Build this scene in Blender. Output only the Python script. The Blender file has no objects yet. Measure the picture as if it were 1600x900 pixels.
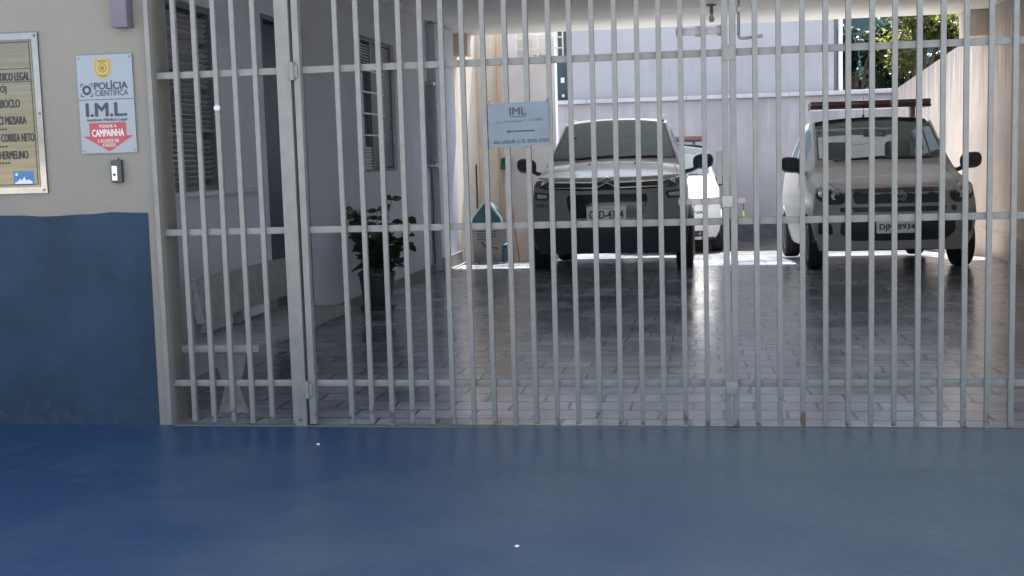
import bpy, bmesh, math, random
from mathutils import Vector, Matrix
from mathutils.bvhtree import BVHTree
R = math.radians
random.seed(7)
S = bpy.context.scene
C = S.collection

# ------------------------------------------------------------------ camera, sky, sun, exposure
cam_d = bpy.data.cameras.new('camera'); cam = bpy.data.objects.new('camera', cam_d); C.objects.link(cam)
cam_d.sensor_width = 36; cam_d.lens = 36 * 1900 / 1600; cam_d.clip_start = 0.05; cam_d.clip_end = 2000
CAMP = (0.1576, -0.1055, 0.0292)
cam.matrix_world = (Matrix.Translation((-0.1213, -5.9858, 1.35)) @ Matrix.Rotation(CAMP[0], 4, 'Z')
                    @ Matrix.Rotation(CAMP[1], 4, 'X') @ Matrix.Rotation(CAMP[2], 4, 'Y') @ Matrix.Rotation(R(90), 4, 'X'))
S.camera = cam
SUN_EL, SUN_AZ = R(62), R(6)          # azimuth from +Y towards +X
w = bpy.data.worlds.new('World'); S.world = w; w.use_nodes = True
nt = w.node_tree; bg = nt.nodes['Background']; sky = nt.nodes.new('ShaderNodeTexSky')
sky.sky_type = 'NISHITA'; sky.sun_disc = False; sky.sun_elevation = SUN_EL; sky.sun_rotation = SUN_AZ
sky.air_density = 1.0; sky.dust_density = 1.5; sky.ozone_density = 1.0
hs = nt.nodes.new('ShaderNodeHueSaturation'); hs.inputs['Saturation'].default_value = 0.5   # hazy, whitish tropical sky
nt.links.new(sky.outputs[0], hs.inputs['Color']); nt.links.new(hs.outputs[0], bg.inputs[0]); bg.inputs[1].default_value = 0.13
sd = bpy.data.lights.new('sun', 'SUN'); sd.energy = 4.7; sd.angle = R(0.5); sd.color = (1, 0.95, 0.87)
sun = bpy.data.objects.new('sun', sd); C.objects.link(sun)
dv = Vector((math.sin(SUN_AZ) * math.cos(SUN_EL), math.cos(SUN_AZ) * math.cos(SUN_EL), math.sin(SUN_EL)))
sun.rotation_euler = dv.to_track_quat('Z', 'Y').to_euler(); sun.location = (2, 12, 20)
S.view_settings.view_transform = 'Standard'; S.view_settings.look = 'None'
S.view_settings.exposure = 2.05; S.view_settings.gamma = 1; S.view_settings.use_curve_mapping = False

# ------------------------------------------------------------------ materials
def mat(name, col, rough=0.6, metal=0.0, var=0.0, vscale=6.0, bump=0.0, bscale=40.0, spec=0.5, coat=0.0, col2=None, stretch=None):
    m = bpy.data.materials.new(name); m.use_nodes = True
    n = m.node_tree.nodes; l = m.node_tree.links; b = n['Principled BSDF']
    b.inputs['Base Color'].default_value = (*col, 1); b.inputs['Roughness'].default_value = rough
    b.inputs['Metallic'].default_value = metal; b.inputs['Specular IOR Level'].default_value = spec
    b.inputs['Coat Weight'].default_value = coat; b.inputs['Coat Roughness'].default_value = 0.06
    if var or bump or col2:
        tc = n.new('ShaderNodeTexCoord'); mp = n.new('ShaderNodeMapping'); l.new(tc.outputs['Object'], mp.inputs[0])
        if stretch: mp.inputs['Scale'].default_value = stretch
    if var or col2:
        t = n.new('ShaderNodeTexNoise'); t.inputs['Scale'].default_value = vscale; t.inputs['Detail'].default_value = 6
        t.inputs['Roughness'].default_value = 0.65; l.new(mp.outputs[0], t.inputs['Vector'])
        r = n.new('ShaderNodeValToRGB'); r.color_ramp.elements[0].position = 0.35; r.color_ramp.elements[1].position = 0.68
        c2 = col2 or tuple(c * (1 - var) for c in col); c1 = col if col2 else tuple(min(1, c * (1 + var * .5)) for c in col)
        r.color_ramp.elements[0].color = (*c2, 1); r.color_ramp.elements[1].color = (*c1, 1)
        l.new(t.outputs[0], r.inputs[0]); l.new(r.outputs[0], b.inputs['Base Color'])
    if bump:
        t2 = n.new('ShaderNodeTexNoise'); t2.inputs['Scale'].default_value = bscale; t2.inputs['Detail'].default_value = 5
        l.new(mp.outputs[0], t2.inputs['Vector'])
        bp = n.new('ShaderNodeBump'); bp.inputs['Strength'].default_value = bump; bp.inputs['Distance'].default_value = 0.01
        l.new(t2.outputs[0], bp.inputs['Height']); l.new(bp.outputs[0], b.inputs['Normal'])
    return m

def glass(name, tint=(.6, .65, .65), refl=0.12, rough=0.02):
    m = bpy.data.materials.new(name); m.use_nodes = True
    n = m.node_tree.nodes; l = m.node_tree.links; n.remove(n['Principled BSDF']); o = n['Material Output']
    tr = n.new('ShaderNodeBsdfTransparent'); tr.inputs[0].default_value = (*tint, 1)
    gl = n.new('ShaderNodeBsdfGlossy'); gl.inputs['Roughness'].default_value = rough; gl.inputs[0].default_value = (.76, .92, 1, 1)
    fr = n.new('ShaderNodeFresnel'); fr.inputs[0].default_value = 1.5
    ad = n.new('ShaderNodeMath'); ad.operation = 'ADD'; ad.inputs[1].default_value = refl; ad.use_clamp = True
    mx = n.new('ShaderNodeMixShader'); l.new(fr.outputs[0], ad.inputs[0]); l.new(ad.outputs[0], mx.inputs[0])
    l.new(tr.outputs[0], mx.inputs[1]); l.new(gl.outputs[0], mx.inputs[2]); l.new(mx.outputs[0], o.inputs[0])
    return m

def leaf_mat(name, col, trans=0.4, var=0.45):
    m = mat(name, col, 0.45, var=var, vscale=2.5)
    n = m.node_tree.nodes; l = m.node_tree.links; b = n['Principled BSDF']; o = n['Material Output']
    t = n.new('ShaderNodeBsdfTranslucent'); t.inputs[0].default_value = (col[0] * 2.2, col[1] * 2.0, col[2] * 0.9, 1)
    mx = n.new('ShaderNodeMixShader'); mx.inputs[0].default_value = trans
    l.new(b.outputs[0], mx.inputs[1]); l.new(t.outputs[0], mx.inputs[2]); l.new(mx.outputs[0], o.inputs[0])
    return m

def streaky(name, col, dirt, top=2.7, fall=1.2, amount=0.8, rough=0.85):
    """plaster with dark rain streaks running down from its top edge and a patchy surface"""
    m = mat(name, col, rough, var=0.12, vscale=1.5, bump=0.25, bscale=60)
    n = m.node_tree.nodes; l = m.node_tree.links; b = n['Principled BSDF']
    src = b.inputs['Base Color'].links[0].from_socket
    g = n.new('ShaderNodeTexCoord'); mp = n.new('ShaderNodeMapping'); mp.inputs['Scale'].default_value = (5, 5, .35)
    l.new(g.outputs['Object'], mp.inputs[0])
    t = n.new('ShaderNodeTexNoise'); t.inputs['Scale'].default_value = 2.0; t.inputs['Detail'].default_value = 7; l.new(mp.outputs[0], t.inputs[0])
    sp = n.new('ShaderNodeSeparateXYZ'); l.new(g.outputs['Object'], sp.inputs[0])
    mr = n.new('ShaderNodeMapRange'); mr.inputs['From Min'].default_value = top - fall; mr.inputs['From Max'].default_value = top
    mr.inputs['To Min'].default_value = -0.28; mr.inputs['To Max'].default_value = 0.25
    l.new(sp.outputs[2], mr.inputs[0])
    ad = n.new('ShaderNodeMath'); ad.operation = 'ADD'; l.new(t.outputs[0], ad.inputs[0]); l.new(mr.outputs[0], ad.inputs[1])
    rp = n.new('ShaderNodeValToRGB'); rp.color_ramp.elements[0].position = .42; rp.color_ramp.elements[1].position = .75
    rp.color_ramp.elements[0].color = (0, 0, 0, 1); rp.color_ramp.elements[1].color = (amount,) * 3 + (1,)
    l.new(ad.outputs[0], rp.inputs[0])
    mx = n.new('ShaderNodeMix'); mx.data_type = 'RGBA'; l.new(rp.outputs[0], mx.inputs[0])
    l.new(src, mx.inputs[6]); mx.inputs[7].default_value = (*dirt, 1); l.new(mx.outputs[2], b.inputs['Base Color'])
    return m

def paver_mat():
    m = mat('pavers', (.3, .3, .3), 0.3); n = m.node_tree.nodes; l = m.node_tree.links; b = n['Principled BSDF']
    g = n.new('ShaderNodeTexCoord')
    wn = n.new('ShaderNodeTexNoise'); wn.inputs['Scale'].default_value = 3.0; l.new(g.outputs['Object'], wn.inputs[0])
    wm = n.new('ShaderNodeMix'); wm.data_type = 'VECTOR'; wm.inputs[0].default_value = 0.055
    l.new(g.outputs['Object'], wm.inputs[4]); l.new(wn.outputs[1], wm.inputs[5])
    br = n.new('ShaderNodeTexBrick'); br.inputs['Scale'].default_value = 1.0
    br.inputs['Brick Width'].default_value = .31; br.inputs['Row Height'].default_value = .21
    br.inputs['Mortar Size'].default_value = .009; br.inputs['Mortar Smooth'].default_value = .3; br.inputs['Bias'].default_value = 0
    br.inputs['Color1'].default_value = (.44, .475, .55, 1); br.inputs['Color2'].default_value = (.29, .32, .385, 1); br.inputs['Mortar'].default_value = (.05, .05, .055, 1)
    l.new(wm.outputs[1], br.inputs[0])
    st = n.new('ShaderNodeTexNoise'); st.inputs['Scale'].default_value = 1.3; st.inputs['Detail'].default_value = 8; l.new(g.outputs['Object'], st.inputs[0])
    rp = n.new('ShaderNodeValToRGB'); rp.color_ramp.elements[0].position = .35; rp.color_ramp.elements[1].position = .7
    rp.color_ramp.elements[0].color = (.36, .37, .40, 1); rp.color_ramp.elements[1].color = (1.05, 1.03, 1.0, 1); l.new(st.outputs[0], rp.inputs[0])
    mx = n.new('ShaderNodeMix'); mx.data_type = 'RGBA'; mx.blend_type = 'MULTIPLY'; mx.inputs[0].default_value = 1
    l.new(br.outputs[0], mx.inputs[6]); l.new(rp.outputs[0], mx.inputs[7])
    om = n.new('ShaderNodeMapping'); om.inputs['Scale'].default_value = (.55, 2.0, 1); l.new(g.outputs['Object'], om.inputs[0])   # damp and oily patches
    ot = n.new('ShaderNodeTexNoise'); ot.inputs['Scale'].default_value = 1.5; ot.inputs['Detail'].default_value = 9; ot.inputs['Roughness'].default_value = .7; l.new(om.outputs[0], ot.inputs[0])
    orp = n.new('ShaderNodeValToRGB'); orp.color_ramp.elements[0].position = .55; orp.color_ramp.elements[1].position = .68
    orp.color_ramp.elements[0].color = (0, 0, 0, 1); orp.color_ramp.elements[1].color = (.7, .7, .7, 1); l.new(ot.outputs[0], orp.inputs[0])
    omx = n.new('ShaderNodeMix'); omx.data_type = 'RGBA'; l.new(orp.outputs[0], omx.inputs[0]); l.new(mx.outputs[2], omx.inputs[6]); omx.inputs[7].default_value = (.10, .11, .13, 1)
    l.new(omx.outputs[2], b.inputs['Base Color'])
    rr = n.new('ShaderNodeMapRange'); rr.inputs['To Min'].default_value = .08; rr.inputs['To Max'].default_value = .32; l.new(st.outputs[0], rr.inputs[0])
    l.new(rr.outputs[0], b.inputs['Roughness'])
    fn = n.new('ShaderNodeTexNoise'); fn.inputs['Scale'].default_value = 9; fn.inputs['Detail'].default_value = 3; l.new(g.outputs['Object'], fn.inputs[0])
    a = n.new('ShaderNodeMath'); a.operation = 'MULTIPLY'; a.inputs[1].default_value = -1.0; l.new(br.outputs[1], a.inputs[0])
    a2 = n.new('ShaderNodeMath'); a2.operation = 'MULTIPLY_ADD'; a2.inputs[1].default_value = .35; l.new(fn.outputs[0], a2.inputs[0]); l.new(a.outputs[0], a2.inputs[2])
    bp = n.new('ShaderNodeBump'); bp.inputs['Strength'].default_value = .35; bp.inputs['Distance'].default_value = .006
    l.new(a2.outputs[0], bp.inputs['Height']); l.new(bp.outputs[0], b.inputs['Normal'])
    return m

def apron_mat():
    """blue painted concrete, worn blotchy, with an overlaid blue tint fading rightwards put into the colour"""
    m = mat('painted_concrete', (.05, .1, .2), .4); n = m.node_tree.nodes; l = m.node_tree.links; b = n['Principled BSDF']
    g = n.new('ShaderNodeTexCoord'); t = n.new('ShaderNodeTexNoise'); t.inputs['Scale'].default_value = .8; t.inputs['Detail'].default_value = 7
    t.inputs['Roughness'].default_value = .6; l.new(g.outputs['Object'], t.inputs[0])
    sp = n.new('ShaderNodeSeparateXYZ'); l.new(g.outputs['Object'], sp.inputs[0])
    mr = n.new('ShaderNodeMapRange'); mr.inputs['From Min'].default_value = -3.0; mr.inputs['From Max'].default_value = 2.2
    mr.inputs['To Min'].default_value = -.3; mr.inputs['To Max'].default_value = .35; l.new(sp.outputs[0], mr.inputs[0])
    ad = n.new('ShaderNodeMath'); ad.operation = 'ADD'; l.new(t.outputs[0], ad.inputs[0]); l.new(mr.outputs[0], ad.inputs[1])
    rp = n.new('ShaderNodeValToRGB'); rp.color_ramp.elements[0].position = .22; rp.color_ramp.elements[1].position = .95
    rp.color_ramp.elements[0].color = (.0135, .043, .105, 1); rp.color_ramp.elements[1].color = (.10, .136, .145, 1)  # ramp carries the tint wash, deep blue at left to grey at right
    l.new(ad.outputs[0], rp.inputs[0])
    sk = n.new('ShaderNodeTexNoise'); sk.inputs['Scale'].default_value = 22; sk.inputs['Detail'].default_value = 9; sk.inputs['Roughness'].default_value = .75; l.new(g.outputs['Object'], sk.inputs[0])
    sr = n.new('ShaderNodeMapRange'); sr.inputs['From Min'].default_value = .3; sr.inputs['From Max'].default_value = .7; sr.inputs['To Min'].default_value = .80; sr.inputs['To Max'].default_value = 1.2; l.new(sk.outputs[0], sr.inputs[0])
    cn = n.new('ShaderNodeTexNoise'); cn.inputs['Scale'].default_value = 3; cn.inputs['Detail'].default_value = 5; l.new(g.outputs['Object'], cn.inputs[0])
    cm = n.new('ShaderNodeMix'); cm.data_type = 'VECTOR'; cm.inputs[0].default_value = .35; l.new(g.outputs['Object'], cm.inputs[4]); l.new(cn.outputs[1], cm.inputs[5])
    vo = n.new('ShaderNodeTexVoronoi'); vo.feature = 'DISTANCE_TO_EDGE'; vo.inputs['Scale'].default_value = .75; l.new(cm.outputs[1], vo.inputs[0])
    vr = n.new('ShaderNodeMapRange'); vr.inputs['From Max'].default_value = .006; vr.inputs['To Min'].default_value = .88; l.new(vo.outputs[0], vr.inputs[0])
    m1 = n.new('ShaderNodeMath'); m1.operation = 'MULTIPLY'; l.new(sr.outputs[0], m1.inputs[0]); l.new(vr.outputs[0], m1.inputs[1])
    mc = n.new('ShaderNodeMix'); mc.data_type = 'RGBA'; mc.blend_type = 'MULTIPLY'; mc.inputs[0].default_value = 1; l.new(rp.outputs[0], mc.inputs[6]); l.new(m1.outputs[0], mc.inputs[7])
    l.new(mc.outputs[2], b.inputs['Base Color'])
    rg = n.new('ShaderNodeMapRange'); rg.inputs['To Min'].default_value = .28; rg.inputs['To Max'].default_value = .5; l.new(t.outputs[0], rg.inputs[0]); l.new(rg.outputs[0], b.inputs['Roughness'])
    t2 = n.new('ShaderNodeTexNoise'); t2.inputs['Scale'].default_value = 30; t2.inputs['Detail'].default_value = 6; l.new(g.outputs['Object'], t2.inputs[0])
    bp = n.new('ShaderNodeBump'); bp.inputs['Strength'].default_value = .12; bp.inputs['Distance'].default_value = .006
    l.new(t2.outputs[0], bp.inputs['Height']); l.new(bp.outputs[0], b.inputs['Normal'])
    return m

M = dict(
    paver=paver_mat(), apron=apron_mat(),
    asphalt=mat('asphalt', (.055, .055, .058), .85, var=.4, vscale=3, bump=.4, bscale=120),
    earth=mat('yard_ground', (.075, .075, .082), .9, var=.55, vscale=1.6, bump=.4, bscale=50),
    walk=mat('sidewalk_concrete', (.60, .575, .54), .85, var=.15, vscale=2, bump=.3),
    kerb=mat('kerb_concrete', (.34, .33, .31), .85, var=.2, bump=.3),
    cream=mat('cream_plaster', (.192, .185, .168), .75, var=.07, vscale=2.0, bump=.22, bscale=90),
    dado=mat('blue_wall_paint', (.0155, .038, .070), .7, spec=.25, var=.28, vscale=2.2, bump=.2, bscale=80),
    mauve=mat('hall_plaster_shaded', (.55, .58, .67), .75, var=.07, vscale=1.2, bump=.2, bscale=80),  # shaded tone of the cream side wall put into this greyer colour
    ceil=mat('ceiling_paint', (.84, .83, .80), .8, var=.05, vscale=1.0, bump=.1),
    right=streaky('stained_plaster', (.86, .72, .60), (.34, .31, .30), 3.0, 1.6, .85),
    leftlit=streaky('cream_stained_plaster_lit', (.80, .72, .62), (.5, .43, .37), 3.3, 2.2, .45),  # sunlit copy of the side wall plaster, warm light put into its cream
    lav=mat('white_wash', (.66, .64, .66), .85, var=.1, vscale=1.1, bump=.2, bscale=60),
    backw=streaky('back_wall_plaster', (.54, .51, .53), (.32, .31, .33), 2.4, 1.5, .55),
    damp=mat('damp_base', (.16, .155, .165), .9, var=.35, vscale=4, bump=.3),
    house=streaky('house_paint', (.42, .415, .43), (.45, .45, .5), 3.6, 3.0, .5),
    coping=mat('coping_stone', (.6, .6, .63), .8, var=.2, vscale=3),
    gatep=mat('gate_paint', (.205, .208, .204), .42, var=.16, vscale=9, bump=.1, bscale=60, col2=(.16, .164, .162)),
    rust=mat('worn_steel', (.20, .19, .18), .5, metal=.4, var=.3, vscale=30),
    galv=mat('galvanised_bolt', (.30, .29, .285), .45, metal=.5, var=.2, vscale=20),
    navy=mat('navy_door_paint', (.035, .06, .10), .45, var=.15),
    purple=mat('dark_mauve_paint', (.12, .11, .15), .6, var=.15),
    shutter=mat('shutter_paint', (.17, .165, .19), .5, var=.1),
    slat=mat('slat_metal', (.5, .5, .52), .35, metal=.3), slatw=mat('white_slat', (.8, .81, .82), .4),
    frame=mat('window_frame', (.15, .15, .17), .45, metal=.3),
    wglass=mat('window_glass', (.04, .10, .15), .08, spec=.8), 
    concrete=mat('bench_concrete', (.235, .232, .242), .75, var=.25, vscale=14, bump=.3, bscale=120),
    pot=mat('pot_plastic', (.035, .037, .04), .5), soil=mat('soil', (.05, .035, .025), .95, bump=.5),
    leaf=leaf_mat('plant_leaf', (.028, .062, .034), .15), stem=mat('plant_stem', (.07, .09, .04), .7),
    white=mat('sign_white', (.225, .265, .31), .35), navyink=mat('sign_navy', (.022, .03, .06), .5), red=mat('sign_red', (.32, .04, .055), .4),
    gold=mat('emblem_gold', (.36, .28, .08), .35), goldd=mat('emblem_brown', (.2, .13, .03), .5),
    whiteink=mat('sign_white_ink', (.5, .53, .56), .4), inklight=mat('faded_ink', (.16, .2, .28), .6),
    steel=mat('brushed_steel', (.18, .165, .125), .34, metal=.85, var=.18, vscale=3, stretch=(1, 1, 14), bump=.03, bscale=200),
    steelrim=mat('steel_rim', (.27, .265, .26), .25, metal=.9, var=.15, vscale=10), ink=mat('black_ink', (.012, .012, .013), .5),
    logoblue=mat('logo_blue', (.03, .13, .33), .4),
    bell=mat('bell_housing', (.035, .04, .05), .45),
    paper=mat('paper', (.135, .17, .215), .55, var=.07, vscale=5, bump=.25, bscale=8),
    black=mat('black_plastic', (.04, .05, .06), .5), blackg=mat('gloss_black', (.01, .012, .016), .15, coat=.5),
    rubber=mat('tyre_rubber', (.02, .02, .021), .85, bump=.2), rim=mat('alloy', (.4, .4, .42), .3, metal=.9),
    chrome=mat('chrome', (.85, .86, .88), .28, metal=.6),
    lens=glass('headlamp_glass', (.55, .58, .6), .12), lampin=mat('lamp_reflector', (.75, .77, .8), .2, metal=.3), lampdark=mat('lamp_bezel', (.05, .055, .065), .3),
    wind1=glass('tinted_windscreen', (.07, .08, .08), .12, .05), wind2=glass('clear_windscreen', (.80, .83, .80), .015), winds=glass('tinted_side_glass', (.12, .14, .15), .1),
    paint1=mat('silver_car_paint', (.29, .29, .285), .38, metal=.05, coat=.4), paint2=mat('beige_silver_car_paint', (.41, .41, .40), .55, metal=0, coat=.08),
    paint3=mat('white_car_paint', (.74, .74, .73), .35, coat=.8), seat=mat('seat_cloth', (.03, .032, .035), .9),
    plate=mat('plate_grey', (.88, .88, .87), .4), redlens=mat('red_lens', (.22, .09, .09), .2, spec=.6), redtrim=mat('red_trim', (.45, .07, .05), .35),
    teal=mat('teal_plastic', (.035, .10, .115), .4), binbody=mat('bin_body', (.24, .22, .20), .6, var=.15), binblue=mat('bin_blue', (.03, .07, .12), .5),
    brushg=mat('green_bristle', (.02, .11, .06), .7), handle=mat('orange_handle', (.42, .12, .06), .5), wood=mat('dark_handle', (.06, .035, .025), .6),
    pvc=mat('peach_pipe', (.58, .44, .34), .5), bulb=mat('glass_bulb', (.7, .68, .62), .15, spec=.8), sock=mat('lamp_socket', (.28, .27, .26), .5),
    cagew=mat('white_cage', (.72, .70, .66), .5), acu=mat('aircon_case', (.5, .49, .46), .5),
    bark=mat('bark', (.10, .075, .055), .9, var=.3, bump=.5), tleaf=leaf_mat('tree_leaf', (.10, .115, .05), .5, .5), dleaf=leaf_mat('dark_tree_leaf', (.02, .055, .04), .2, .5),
    slate=mat('slate_wall', (.05, .085, .10), .7, var=.15), keytag=mat('key_tag', (.62, .62, .14), .4), pebble=mat('white_pebble', (.8, .8, .78), .6),
    drain=mat('drain_steel', (.12, .12, .12), .6), skirt=mat('skirting_tile', (.2, .19, .2), .5, var=.2),
)

def rusty(m):
    n = m.node_tree.nodes; l = m.node_tree.links; b = n['Principled BSDF']; src = b.inputs['Base Color'].links[0].from_socket
    g = n.new('ShaderNodeNewGeometry'); sp = n.new('ShaderNodeSeparateXYZ'); l.new(g.outputs['Position'], sp.inputs[0])
    t = n.new('ShaderNodeTexNoise'); t.inputs['Scale'].default_value = 24; t.inputs['Detail'].default_value = 6; l.new(g.outputs['Position'], t.inputs[0])
    mr = n.new('ShaderNodeMapRange'); mr.inputs['From Min'].default_value = .02; mr.inputs['From Max'].default_value = .16; mr.inputs['To Min'].default_value = .10; mr.inputs['To Max'].default_value = -.11; l.new(sp.outputs[2], mr.inputs[0])
    ad = n.new('ShaderNodeMath'); ad.operation = 'ADD'; l.new(t.outputs[0], ad.inputs[0]); l.new(mr.outputs[0], ad.inputs[1])
    rp = n.new('ShaderNodeValToRGB'); rp.color_ramp.elements[0].position = .60; rp.color_ramp.elements[1].position = .68; l.new(ad.outputs[0], rp.inputs[0])
    mx = n.new('ShaderNodeMix'); mx.data_type = 'RGBA'; l.new(rp.outputs[0], mx.inputs[0]); l.new(src, mx.inputs[6]); mx.inputs[7].default_value = (.10, .075, .06, 1)
    l.new(mx.outputs[2], b.inputs['Base Color'])
rusty(M['gatep'])
def grimy(m, col, z0, z1, lo, hi, scale=9):
    n = m.node_tree.nodes; l = m.node_tree.links; b = n['Principled BSDF']; src = b.inputs['Base Color'].links[0].from_socket
    g = n.new('ShaderNodeNewGeometry'); sp = n.new('ShaderNodeSeparateXYZ'); l.new(g.outputs['Position'], sp.inputs[0])
    t = n.new('ShaderNodeTexNoise'); t.inputs['Scale'].default_value = scale; t.inputs['Detail'].default_value = 9; t.inputs['Roughness'].default_value = .72; l.new(g.outputs['Position'], t.inputs[0])
    mr = n.new('ShaderNodeMapRange'); mr.inputs['From Min'].default_value = z0; mr.inputs['From Max'].default_value = z1; mr.inputs['To Min'].default_value = hi; mr.inputs['To Max'].default_value = lo; l.new(sp.outputs[2], mr.inputs[0])
    ad = n.new('ShaderNodeMath'); ad.operation = 'ADD'; l.new(t.outputs[0], ad.inputs[0]); l.new(mr.outputs[0], ad.inputs[1])
    rp = n.new('ShaderNodeValToRGB'); rp.color_ramp.elements[0].position = .52; rp.color_ramp.elements[1].position = .72; rp.color_ramp.elements[1].color = (.55, .55, .55, 1); l.new(ad.outputs[0], rp.inputs[0])
    mx = n.new('ShaderNodeMix'); mx.data_type = 'RGBA'; l.new(rp.outputs[0], mx.inputs[0]); l.new(src, mx.inputs[6]); mx.inputs[7].default_value = (*col, 1)
    l.new(mx.outputs[2], b.inputs['Base Color'])
grimy(M['dado'], (.05, .06, .068), .02, .2, -.07, .06, 14)
grimy(M['apron'], (.10, .10, .095), 0, 1, -.05, -.05, 5)
grimy(M['cream'], (.15, .14, .12), 1.1, 1.5, -.10, .0, 6)
# ------------------------------------------------------------------ helpers
def smooth(me, ang=40):
    me.polygons.foreach_set('use_smooth', [True] * len(me.polygons)); me.set_sharp_from_angle(angle=R(ang))

class MB:
    def __init__(s): s.b = bmesh.new()
    def box(s, x0, x1, y0, y1, z0, z1, bev=0.0, mi=0, rot=None, piv=None):
        t = bmesh.new(); bmesh.ops.create_cube(t, size=1)
        for v in t.verts: v.co = Vector((x0 + (v.co.x + .5) * (x1 - x0), y0 + (v.co.y + .5) * (y1 - y0), z0 + (v.co.z + .5) * (z1 - z0)))
        if bev: bmesh.ops.bevel(t, geom=list(t.edges), offset=bev, segments=2, affect='EDGES', profile=.6)
        if rot is not None:
            p = Vector(piv) if piv else Vector(((x0 + x1) / 2, (y0 + y1) / 2, (z0 + z1) / 2))
            bmesh.ops.transform(t, matrix=Matrix.Translation(p) @ rot @ Matrix.Translation(-p), verts=t.verts)
        s._add(t, mi); return s
    def _add(s, t, mi=0):
        for f in t.faces: f.material_index = mi
        me = bpy.data.meshes.new('tmp'); t.to_mesh(me); t.free(); s.b.from_mesh(me); bpy.data.meshes.remove(me)
    def rod(s, p0, p1, r0, r1=None, seg=10, mi=0, caps=True):
        p0, p1 = Vector(p0), Vector(p1); d = p1 - p0; t = bmesh.new()
        bmesh.ops.create_cone(t, cap_ends=caps, segments=seg, radius1=r0, radius2=r0 if r1 is None else r1, depth=d.length)
        bmesh.ops.transform(t, matrix=Matrix.Translation((p0 + p1) / 2) @ d.to_track_quat('Z', 'Y').to_matrix().to_4x4(), verts=t.verts)
        s._add(t, mi); return s
    def tube(s, pts, r, seg=8, mi=0):
        pts = [Vector(p) for p in pts]; rings = []
        rr = r if isinstance(r, (list, tuple)) else [r] * len(pts)
        for i, p in enumerate(pts):
            d = (pts[min(i + 1, len(pts) - 1)] - pts[max(i - 1, 0)]).normalized(); q = d.to_track_quat('Z', 'Y')
            rings.append([s.b.verts.new(p + q @ Vector((math.cos(2 * math.pi * k / seg) * rr[i], math.sin(2 * math.pi * k / seg) * rr[i], 0))) for k in range(seg)])
        for a, b in zip(rings, rings[1:]):
            for k in range(seg): f = s.b.faces.new((a[k], a[(k + 1) % seg], b[(k + 1) % seg], b[k])); f.material_index = mi
        for rg, rev in ((rings[0], True), (rings[-1], False)):
            f = s.b.faces.new(rg[::-1] if rev else rg); f.material_index = mi
        return s
    def lathe(s, prof, seg=24, mat4=None, mi=0):
        t = bmesh.new(); rings = []
        for (r, z) in prof: rings.append([t.verts.new((r * math.cos(2 * math.pi * k / seg), r * math.sin(2 * math.pi * k / seg), z)) for k in range(seg)])
        for a, b in zip(rings, rings[1:]):
            for k in range(seg): t.faces.new((a[k], a[(k + 1) % seg], b[(k + 1) % seg], b[k]))
        t.faces.new(rings[0][::-1]); t.faces.new(rings[-1])
        bmesh.ops.recalc_face_normals(t, faces=t.faces)
        if mat4 is not None: bmesh.ops.transform(t, matrix=mat4, verts=t.verts)
        s._add(t, mi); return s
    def prism(s, poly, axis, a, b, mi=0):
        """poly in the two other axes, extruded from a to b along axis"""
        t = bmesh.new()
        def P(p, h): return {'x': (h, p[0], p[1]), 'y': (p[0], h, p[1]), 'z': (p[0], p[1], h)}[axis]
        va = [t.verts.new(P(p, a)) for p in poly]; vb = [t.verts.new(P(p, b)) for p in poly]; n = len(poly)
        t.faces.new(va); t.faces.new(vb[::-1])
        for i in range(n): t.faces.new((va[i], vb[i], vb[(i + 1) % n], va[(i + 1) % n]))
        bmesh.ops.recalc_face_normals(t, faces=t.faces); s._add(t, mi); return s
    def quad(s, a, b, c, d, mi=0):
        f = s.b.faces.new([s.b.verts.new(p) for p in (a, b, c, d)]); f.material_index = mi; return s
    def grid(s, fn, nu, nv, mi=0):
        g = [[s.b.verts.new(fn(i / nu, j / nv)) for j in range(nv + 1)] for i in range(nu + 1)]
        for i in range(nu):
            for j in range(nv): f = s.b.faces.new((g[i][j], g[i + 1][j], g[i + 1][j + 1], g[i][j + 1])); f.material_index = mi
        return s
    def build(s, name, mats, parent=None, sm=35, local=False):
        me = bpy.data.meshes.new(name); s.b.to_mesh(me); s.b.free()
        for m in (mats if isinstance(mats, (list, tuple)) else [mats]): me.materials.append(m)
        if sm: smooth(me, sm)
        o = bpy.data.objects.new(name, me); C.objects.link(o)
        if parent is not None: attach(o, parent, local)
        return o
def wmat(o):
    m = o.matrix_basis.copy()
    return wmat(o.parent) @ o.matrix_parent_inverse @ m if o.parent else m
def attach(o, parent, local=False):
    o.parent = parent
    if not local: o.matrix_parent_inverse = wmat(parent).inverted()
def tag(o, label, cat, group=None, kind=None):
    if label: o['label'] = label
    if cat: o['category'] = cat
    if group: o['group'] = group
    if kind: o['kind'] = kind
    return o
def thing(name, label, cat, loc=(0, 0, 0), rz=0, group=None):
    o = bpy.data.objects.new(name, None); C.objects.link(o); o.empty_display_size = .1
    o.location = loc; o.rotation_euler = (0, 0, rz); return tag(o, label, cat, group)
def part(name, mb, m, p, sm=35): return mb.build(name, m, p, sm)
def bx(*a, **k): return MB().box(*a, **k)

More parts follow.
